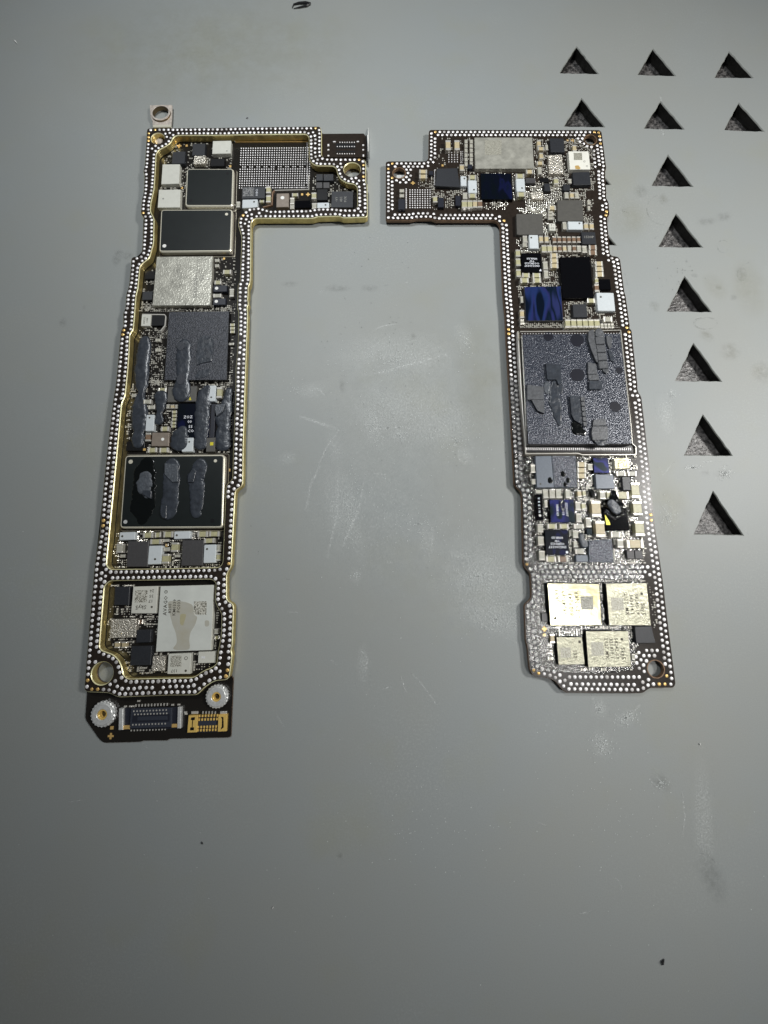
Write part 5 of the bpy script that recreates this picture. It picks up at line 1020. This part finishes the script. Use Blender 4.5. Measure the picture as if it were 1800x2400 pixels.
tiny(RB, 'right', RT, [('H', [(800, 200), (1220, 200), (1240, 600), (700, 600)], .028, .22), ('H', [(480, 700), (720, 700), (720, 850), (480, 850)], .028, .7), ('H', [(660, 800), (1060, 800), (1060, 1110), (660, 1110)], .028, .75), ('H', [(1040, 590), (1330, 590), (1330, 980), (1040, 980)], .028, .8), ('H', [(1330, 590), (1659, 590), (1659, 650), (1330, 650)], .028, .9), ('H', [(1330, 970), (1640, 970), (1640, 1110), (1330, 1110)], .030, .6),
    ('I', [(550, 190), (1320, 190), (1350, 860), (560, 860)], .027, .62), ('I', [(260, 640), (320, 640), (330, 1000), (280, 1000)], .028, .95), ('I', [(0, 990), (220, 990), (220, 1070), (0, 1070)], .028, .8), ('I', [(440, 780), (1230, 860), (1240, 1250), (1180, 1300), (440, 1150)], .028, .8), ('I', [(320, 1100), (720, 1100), (740, 1420), (700, 1420)], .028, .7), ('I', [(700, 1000), (860, 1000), (870, 1659), (700, 1659)], .028, .75), ('I', [(1200, 980), (1320, 980), (1330, 1400), (1210, 1400)], .028, .7),
    ('J', [(230, 0), (320, 0), (320, 260), (240, 260)], .028, .6), ('J', [(300, 215), (1200, 215), (1210, 320), (300, 320)], .028, .55), ('J', [(550, 300), (770, 300), (780, 660), (560, 660)], .028, .7), ('J', [(1120, 300), (1200, 300), (1230, 800), (1160, 800)], .028, .7), ('J', [(260, 620), (790, 620), (790, 665), (260, 665)], .028, .9), ('J', [(270, 660), (345, 660), (365, 1100), (280, 1100)], .028, .7), ('J', [(290, 1065), (1440, 1065), (1470, 1160), (280, 1165)], .028, .9), ('J', [(800, 795), (1240, 795), (1240, 1040), (810, 1040)], .028, .75),
    ('J', [(1200, 950), (1430, 950), (1440, 1100), (1220, 1100)], .028, .85), ('L', [(150, 90), (260, 90), (270, 440), (160, 440)], .030, .5), ('L', [(690, 90), (1350, 90), (1400, 560), (700, 560)], .030, .7), ('L', [(240, 430), (1290, 430), (1320, 1240), (280, 1240)], .030, .75), ('L', [(1270, 560), (1440, 960), (1440, 1240), (1270, 1240)], .030, .6),
    ('M', [(320, 165), (1300, 165), (1310, 200), (320, 200)], .030, .9), ('M', [(830, 200), (920, 200), (940, 640), (850, 640)], .030, .8), ('M', [(1300, 200), (1380, 300), (1400, 640), (1350, 640)], .030, .6), ('M', [(380, 625), (1180, 625), (1180, 740), (380, 740)], .030, .75), ('M', [(290, 800), (420, 800), (420, 1000), (300, 960)], .030, .7), ('M', [(660, 740), (715, 740), (720, 1060), (680, 1060)], .030, .6), ('M', [(440, 1010), (1160, 1035), (1160, 1085), (560, 1075)], .030, .75), ('M', [(1120, 640), (1190, 640), (1200, 980), (1150, 980)], .030, .7)])
# flux dried over the lower half
fl = PX(('X', (1194, 880), (1212, 900), (1222, 1068), (1478, 1072), (1490, 1160), (1503, 1300), (1512, 1480), (1490, 1530)), ('M', (1180, 1060), (1020, 1090), (860, 1110), (700, 1100), (520, 1100), (380, 1080), (180, 1090), (145, 1040), (125, 820), (108, 780), (95, 425), (160, 355), (150, 95), (100, 45)), ('L', (110, 495), (92, 455), (32, 398), (12, 0)), ('X', (1198, 960)))
fz = RT + .0075; fp = rnd(ccw([W(p, fz) for p in fl]), .03)
curve_solid('flux_film', [q + (q - centre(fp)) * -.004 for q in fp], [], RT + .001, fz, .0015, ['flux', 'flux', 'flux'], RB)
it = []; random.seed(11)
for q in rp:                                # flux rings that crept up around the pads
    if inside(q, fp) and random.random() < .8:
        R = .030; n = 12; a = [q + Vector((cos(2 * pi * i / n), sin(2 * pi * i / n))) * R for i in range(n)]; b = [q + Vector((cos(2 * pi * i / n), sin(2 * pi * i / n))) * R * .80 for i in range(n)]
        v = [(p.x, p.y, fz) for p in a] + [((p.x + r.x) / 2, (p.y + r.y) / 2, fz + .005) for p, r in zip(a, b)] + [(p.x, p.y, fz) for p in b]; f = []
        for i in range(n):
            j = (i + 1) % n; f += [(i, j, n + j, n + i), (n + i, n + j, 2 * n + j, 2 * n + i)]
        it.append((v, f, 0))
M('flux_ring', (0.40, 0.40, 0.41), 0.3, 0.2, .6, 40)
batch('flux_rings', it, ['flux_ring'], RB, 'stuff')
#DEBRIS
# ================================================================== loose bits on the mat
def sliver(name, r, pts, wpx, h, mat, label, cat):
    q = [W(px(r, *p), h / 2) for p in pts]; c = centre(q); hw = wpx / RG[r][2] / scl(px(r, *pts[0]))[0] / 2; n = len(q); V = []; Fc = []
    for i in range(n):
        t = (q[min(i + 1, n - 1)] - q[max(i - 1, 0)]).normalized(); nn = Vector((-t.y, t.x)); w_ = hw * (1 - abs(2 * i / (n - 1) - 1) ** 2 * .8); lift = h * (.25 + .75 * sin(pi * i / (n - 1)))
        for k in range(6):
            a = 2 * pi * k / 6; p = q[i] + nn * w_ * cos(a) - c; V.append((p.x, p.y, max(0.0005, lift * .5 + lift * .5 * sin(a))))
    for i in range(n - 1):
        for k in range(6): Fc.append((i * 6 + k, i * 6 + (k + 1) % 6, (i + 1) * 6 + (k + 1) % 6, (i + 1) * 6 + k))
    Fc += [tuple(range(6))[::-1], tuple((n - 1) * 6 + k for k in range(6))]
    me = bpy.data.meshes.new(name); me.from_pydata(V, [], Fc); o = link(name, me, None, mat, loc=(c.x, c.y, .004)); o['label'] = label; o['category'] = cat
    return o
sliver('rubber_shaving', 'U', [(1262, 32), (1268, 18), (1290, 13), (1320, 12), (1340, 16), (1325, 24), (1295, 30), (1268, 34)], 9, .03, 'shaving', 'curled black shaving at the top edge of the mat above the left board', 'shaving')
sliver('lint_fibre', 'U', [(60, 171), (66, 178), (74, 188)], 5, .015, 'white', 'short white fibre on the mat far left above the boards', 'fibre')
sliver('rubber_shaving', 'P', [(972, 1835), (975, 1815), (990, 1795)], 15, .03, 'shaving', 'dark pointed shaving alone on the mat below the right board', 'shaving')
sliver('dust_speck', 'Q', [(870, 872), (874, 878), (872, 884)], 8, .02, 'shaving', 'tiny black speck with pale tail on the mat below the left board', 'speck')
sliver('lint_fibre', 'Q', [(1177, 1163), (1179, 1157), (1181, 1151)], 4, .015, 'white', 'tiny white fibre low on the mat, between and below both boards', 'fibre')
sliver('dust_speck', 'A', [(1530, 262), (1545, 260), (1560, 254)], 9, .015, 'shaving', 'small dark speck on the mat above the left board\'s top edge', 'speck')
sliver('lint_fibre', 'P', [(1215, 392), (1218, 398), (1219, 406)], 8, .015, 'white', 'small white speck on the mat right of the right board\'s lower end', 'fibre')
sliver('lint_fibre', 'B', [(1565, 150), (1566, 250), (1569, 350), (1572, 440)], 14, .06, 'white', 'thin white sliver standing on end beside the left board\'s contact tab', 'sliver')
